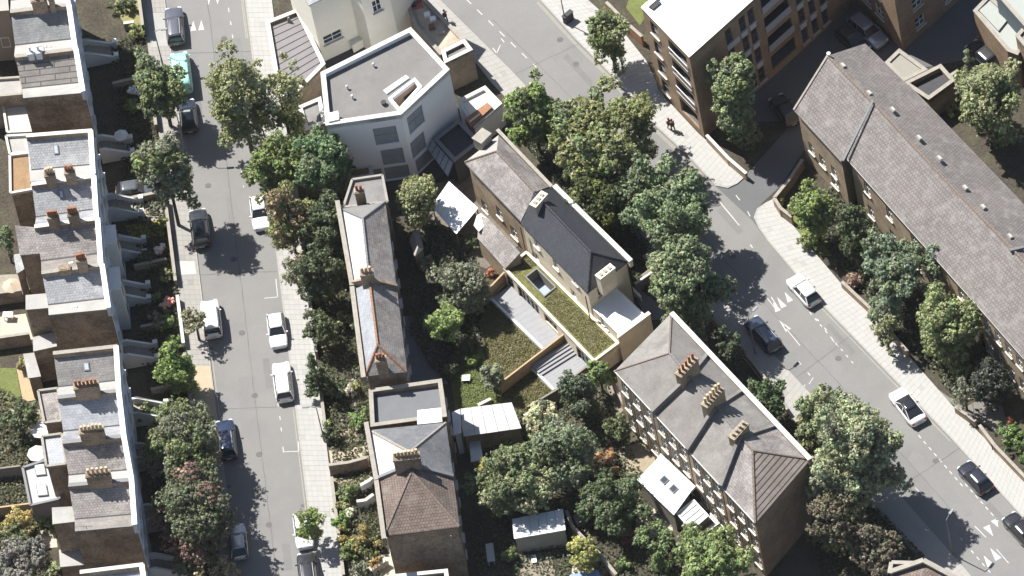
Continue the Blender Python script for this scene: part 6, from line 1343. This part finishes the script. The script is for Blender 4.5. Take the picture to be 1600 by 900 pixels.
# patio furniture and small things
def table(label, px, py, l, w_, h=.74, mat=None, d=(1, 0), name='table', slats=0, round_=False):
    p = P(px, py, h); b = lift(p, .05); th = thing(name, label, 'table', b); u = P(px + d[0] * 10, py + d[1] * 10, h) - p; u.z = 0; u.normalize(); v = Vector((-u.y, u.x, 0))
    if round_:
        O('table_top', MBu().cyl(p - Zv * .05, p, l / 2, l / 2, 16), mat or WHITE, th); O('leg', MBu().cyl(b, p - Zv * .05, .06, .05, 8).cyl(b, b + Zv * .04, .3, .28, 10), mat or WHITE, th); return th
    if slats: boards('slat', th, [p - u * l / 2 - v * w_ / 2, p - u * l / 2 + v * w_ / 2, p + u * l / 2 + v * w_ / 2, p + u * l / 2 - v * w_ / 2], slats, mat or WHITE, .03, .04, 'slat')
    else: O('table_top', MBu().slab([p - u * l / 2 - v * w_ / 2, p + u * l / 2 - v * w_ / 2, p + u * l / 2 + v * w_ / 2, p - u * l / 2 + v * w_ / 2], .05), mat or WHITE, th)
    for a in (-1, 1):
        for c in (-1, 1): O('leg', MBu().box(b + u * a * (l / 2 - .1) + v * c * (w_ / 2 - .1), (.035, 0, 0), (0, .035, 0), p.z - b.z - .05), mat or WHITE, th)
    return th
table('long slatted white table in the shaded yard by the brown hipped house', 766, 863, 2.2, .75, .75, M('grey_white', (.48, .5, .53), .1), (.12, 1), slats=9)
table('small white table on the sunny lawn', 728, 590, .8, .7, .5, WHITE, (1, -.05))
table('white lounger table on the shaded patio', 834, 873, .9, .5, .45, WHITE, (.15, 1), 'low_table')
table('white picnic table in the rear gardens beside the patio', 12, 491, 1.0, .65, .75, WHITE, (1, 0))
def parasol(label, px, py, r, h, mat):
    p = P(px, py, h); b = lift(p, .05); th = thing('parasol', label, 'parasol', b); m = MBu(); n = 8
    for i in range(n):
        a, c = 2 * math.pi * i / n, 2 * math.pi * (i + 1) / n; m.poly([p, p + Vector((math.cos(a) * r, math.sin(a) * r, -.35)), p + Vector((math.cos(c) * r, math.sin(c) * r, -.35))])
    O('canopy', m, mat, th); O('pole', MBu().cyl(b, p + Zv * .08, .03, .025, 6).cyl(b, b + Zv * .08, .25, .25, 10), WOODG, th)
parasol('white parasol in the rear gardens beside the narrow wing', 62, 668, 1.05, 2.3, WHITE); parasol('grey white parasol in the rear gardens below the other parasol', 57, 705, 1.0, 2.2, M('offwhite_cloth', (.5, .5, .48), .08))
parasol('beige parasol on the rear patio above the garden wall', 17, 443, .95, 2.2, M('beige_cloth', (.38, .32, .25), .1)); parasol('pale parasol in the shade by the white steps of the tan terrace house', 188, 208, .75, 2.1, STUCCO)
def pot_plant(label, px, py, mat, r=.28, group=None):
    p = P(px, py, .3); b = lift(p, .05); th = thing('flower_pot', label, 'flower pot', b, group); O('pot', MBu().cyl(b, b + Zv * .5, r * .75, r, 12), POT, th)
    V, C_, L_ = crown(r * 1.3, r * 1.3, r * 1.1, mat, .16, 1.6, lobes=14); quads('flowers', V + np.array([0, 0, .5 + r * .7]), C_, LEAF, th)
pot_plant('pink flowering pot by the clipped light green bush', 265, 475, (.50, .26, .22), .45); pot_plant('pale pink flowering pot beside the other pink pot', 257, 481, (.55, .36, .3), .32)
pot_plant('white flowering pot below the bright square lawn', 249, 396, (.55, .48, .42), .45); pot_plant('small white flowering pot beside the large one', 256, 389, (.55, .48, .42), .28)
pot_plant('white hydrangea pot beside the rounded street tree', 209, 146, (.6, .6, .58), .42); pot_plant('white hydrangea pot next to its twin', 218, 148, (.55, .55, .53), .3)
pot_plant('white flowering pot on the brown ground below the ribbed hip', 1284, 779, (.6, .6, .6), .38); pot_plant('spreading white pot at the edge of the brown ground', 1296, 793, (.6, .6, .6), .42)
tp = PP([(890, 898), (935, 890), (940, 915), (892, 918)], 1.0); th = thing('trampoline', 'blue covered frame at the bottom of the gardens', 'trampoline', lift(sum(tp, Vector()) / 4, 0)); O('blue_cover', MBu().slab(tp, .08), M('blue_sheet', (.22, .30, .46), .15), th)
for p in tp: O('leg', MBu().cyl(lift(p, .0), lift(p, .95), .04, .04, 6), LEAD, th)
tk = PP([(895, 806), (910, 799), (915, 812), (902, 818)], 1.1); th = thing('compost_bin', 'small timber bin by the long garden wall', 'bin', lift(sum(tk, Vector()) / 4, 0)); O('bin_body', MBu().prism(at_z(inset(tk, .05), 0), at_z(inset(tk, .05), 1.02)), WOODG, th); O('lid', MBu().slab(tk, .06), WOODG, th)

# street lamps, signs
def lamp(label, bx, by, h, arm, d):
    b = P(bx, by, .1); th = thing('street_lamp', label, 'street lamp', b, 'street lamps'); t = b + Zv * h; u = P(bx + d[0] * 10, by + d[1] * 10, .1) - b; u.z = 0; u.normalize()
    O('base', MBu().cyl(b, b + Zv * .9, .10, .09, 8), LEAD, th); O('column', MBu().cyl(b + Zv * .9, t, .065, .045, 8), LEAD, th); e = t + u * arm + Zv * .25
    O('arm', MBu().cyl(t, t.lerp(e, .5) + Zv * .1, .04, .035, 6).cyl(t.lerp(e, .5) + Zv * .1, e, .035, .03, 6), LEAD, th)
    hd = O('lantern', MBu().box(e - Zv * .06, u * .34, Vector((-u.y, u.x, 0)) * .13, .13), M('lantern_grey', (.25, .255, .26), .1), th, bevel=.03); O('lens', MBu().box(e - Zv * .085, u * .26, Vector((-u.y, u.x, 0)) * .09, .024), COPW, hd)
lamp('street lamp on the footway beside the dark grey estate car', 254, 100, 5.2, 1.0, (1, -.1)); lamp('street lamp on the footway below the teal van', 290, 236, 6.0, 1.1, (1, -.1))
lamp('street lamp by the deep tree shadow of the diagonal road', 1488, 866, 5.6, .9, (.6, -.8)); lamp('street lamp above the dark blue car', 1180, 552, 5.8, 1.0, (.7, -.7)); lamp('street lamp on the pale footway of the quiet street', 507, 690, 5.5, 1.0, (-1, .05)); lamp('street lamp on the bright footway above the flats', 884, 36, 5.0, .8, (-.8, -.3))
def post(label, px, py, h, mat, cat='bollard', name='bollard', r=.07, group=None):
    b = P(px, py, .1); th = thing(name, label, cat, b, group); O('shaft', MBu().cyl(b, b + Zv * h, r, r * .85, 8), mat, th); O('cap', MBu().cyl(b + Zv * h, b + Zv * (h + .1), r * 1.25, r * .5, 8), mat, th)
post('thin white flag post beside the sparse sapling', 1524, 658, 2.6, WHITE, 'post', 'post', .05); post('dark bollard on the kerb beside the deep plane shade', 1170, 592, 1.0, BLACK); post('short bollard on the wide footway by the hedge balls', 1551, 702, .8, BLACK)
sg = P(893, 32, 1.1); th = thing('utility_cabinet', 'dark street cabinet on the footway near the slim street tree', 'cabinet', lift(P(889, 34, 0), .13)); O('cabinet_body', MBu().box(lift(P(889, 34, 0), .13), (.45, .3, 0), (-.12, .18, 0), 1.1), FELTD, th); O('cabinet_lid', MBu().box(lift(P(889, 34, 0), 1.231), (.5, .33, 0), (-.14, .21, 0), .06), FELTD, th)
# bench and steps at the foot of the flats
# ================================================================ people
SKIN = paint('skin', (.35, .2, .13), .6)
def skinned(name, verts, edges, rad, mat, parent):
    me = bpy.data.meshes.new(name); me.from_pydata(verts, edges, []); o = bpy.data.objects.new(name, me); COL.objects.link(o); o.parent = parent; ORG[o.name] = ORG[parent.name]
    me.materials.append(mat); s = o.modifiers.new('Skin', 'SKIN'); s.use_smooth_shade = True
    if not me.skin_vertices: me.attributes
    for v, r in zip(me.skin_vertices[0].data, rad): v.radius = (r, r)
    me.skin_vertices[0].data[0].use_root = True
    sb = o.modifiers.new('Sub', 'SUBSURF'); sb.levels = 1; sb.render_levels = 1
    return o
def person(label, px, py, fx, fy, top, leg, hair, stride=.28):
    b = P(px, py, .13); q = P(px + fx, py + fy, .13) - b; th = thing('person', label, 'person', b, None, math.atan2(q.y, q.x)); s = stride
    V = [(0, 0, .95), (0, 0, 1.15), (.01, 0, 1.38), (.02, 0, 1.50), (.03, 0, 1.62), (.03, 0, 1.72), (0, .09, .92), (s * .5, .10, .50), (s * .8, .10, .08), (s * .8 + .16, .10, .04), (0, -.09, .92), (-s * .35, -.10, .50), (-s * .95, -.10, .10), (-s * .95 + .15, -.10, .05),
         (.0, .19, 1.40), (-.10, .24, 1.14), (-.02, .25, .90), (.0, -.19, 1.40), (.08, -.24, 1.14), (.20, -.24, .92)]
    E = [(0, 1), (1, 2), (2, 3), (3, 4), (4, 5), (0, 6), (6, 7), (7, 8), (8, 9), (0, 10), (10, 11), (11, 12), (12, 13), (2, 14), (14, 15), (15, 16), (2, 17), (17, 18), (18, 19)]
    Rd = [.13, .12, .13, .055, .10, .085, .085, .058, .042, .04, .085, .058, .042, .04, .06, .045, .034, .06, .045, .034]
    skinned('body', V, E, Rd, SKIN, th)
    def sub(name, idx, add, mat):
        mp = {j: i for i, j in enumerate(idx)}; skinned(name, [V[j] for j in idx], [(mp[a], mp[c]) for a, c in E if a in mp and c in mp], [Rd[j] + add for j in idx], mat, th)
    sub('shirt', [1, 0, 2, 14, 15, 17, 18], .022, top); sub('trousers', [0, 6, 7, 8, 10, 11, 12], .02, leg)
    O('hair', MBu().loft([[(.03 + .115 * math.cos(t) * k - .02, .115 * math.sin(t) * k, z) for t in [i * math.pi / 5 for i in range(10)]] for k, z in ((.8, 1.60), (1.0, 1.68), (.9, 1.77), (.4, 1.83))]), hair, th, local=True, smooth=True, uv=False)
    for w_, d in ((16, -1), (19, 1)):
        m = MBu(); c = Vector(V[w_]); m.cyl(c, c + Vector((.015, 0, -.09)), .034, .038, 6)
        for k in range(4): a = c + Vector((-.028 + .019 * k + .012, 0, -.085)); m.cyl(a, a + Vector((.012, 0, -.06 - .012 * (k in (1, 2)))), .010, .008, 5)
        a = c + Vector((.04, 0, -.03)); m.cyl(a, a + Vector((.03, 0, -.05)), .011, .009, 5); O('hand', m, SKIN, th, local=True, uv=False)
person('person in a dark coat and red scarf walking on the bright footway by the flats', 1052, 204, .5, .6, paint('dark_coat', (.03, .03, .035), .8), paint('dark_trousers', (.025, .025, .03), .8), BLACK)
person('person in a rust red top walking beside the one in the dark coat', 1047, 202, .5, .6, paint('rust_top', (.24, .06, .03), .8), paint('blue_trousers', (.05, .06, .09), .8), WOODD)
person('person in dark clothes on the footway above the brick store', 697, 33, -.5, -.6, paint('black_top', (.03, .03, .03), .8), paint('dark_trousers', (.025, .025, .03), .8), BLACK)

# ================================================================ thin even haze added to lift the darkest tones, sky outside it
hz, NH, LH, bh_ = newmat('air'); NH.remove(bh_); pv = NH.new('ShaderNodeVolumePrincipled')
pv.inputs['Color'].default_value = (.93, .95, 1.0, 1); pv.inputs['Density'].default_value = 1.1e-5; pv.inputs['Anisotropy'].default_value = 0.0
LH.new(pv.outputs[0], NH['Material Output'].inputs['Volume'])
hb = [(-1500, -1500, -1), (1500, -1500, -1), (1500, 1500, -1), (-1500, 1500, -1)]
O('haze', MBu().prism([Vector(p) for p in hb], [Vector((p[0], p[1], CAM.z + 20)) for p in hb]), hz, kind='stuff', org=(0, 0, -1), uv=False)
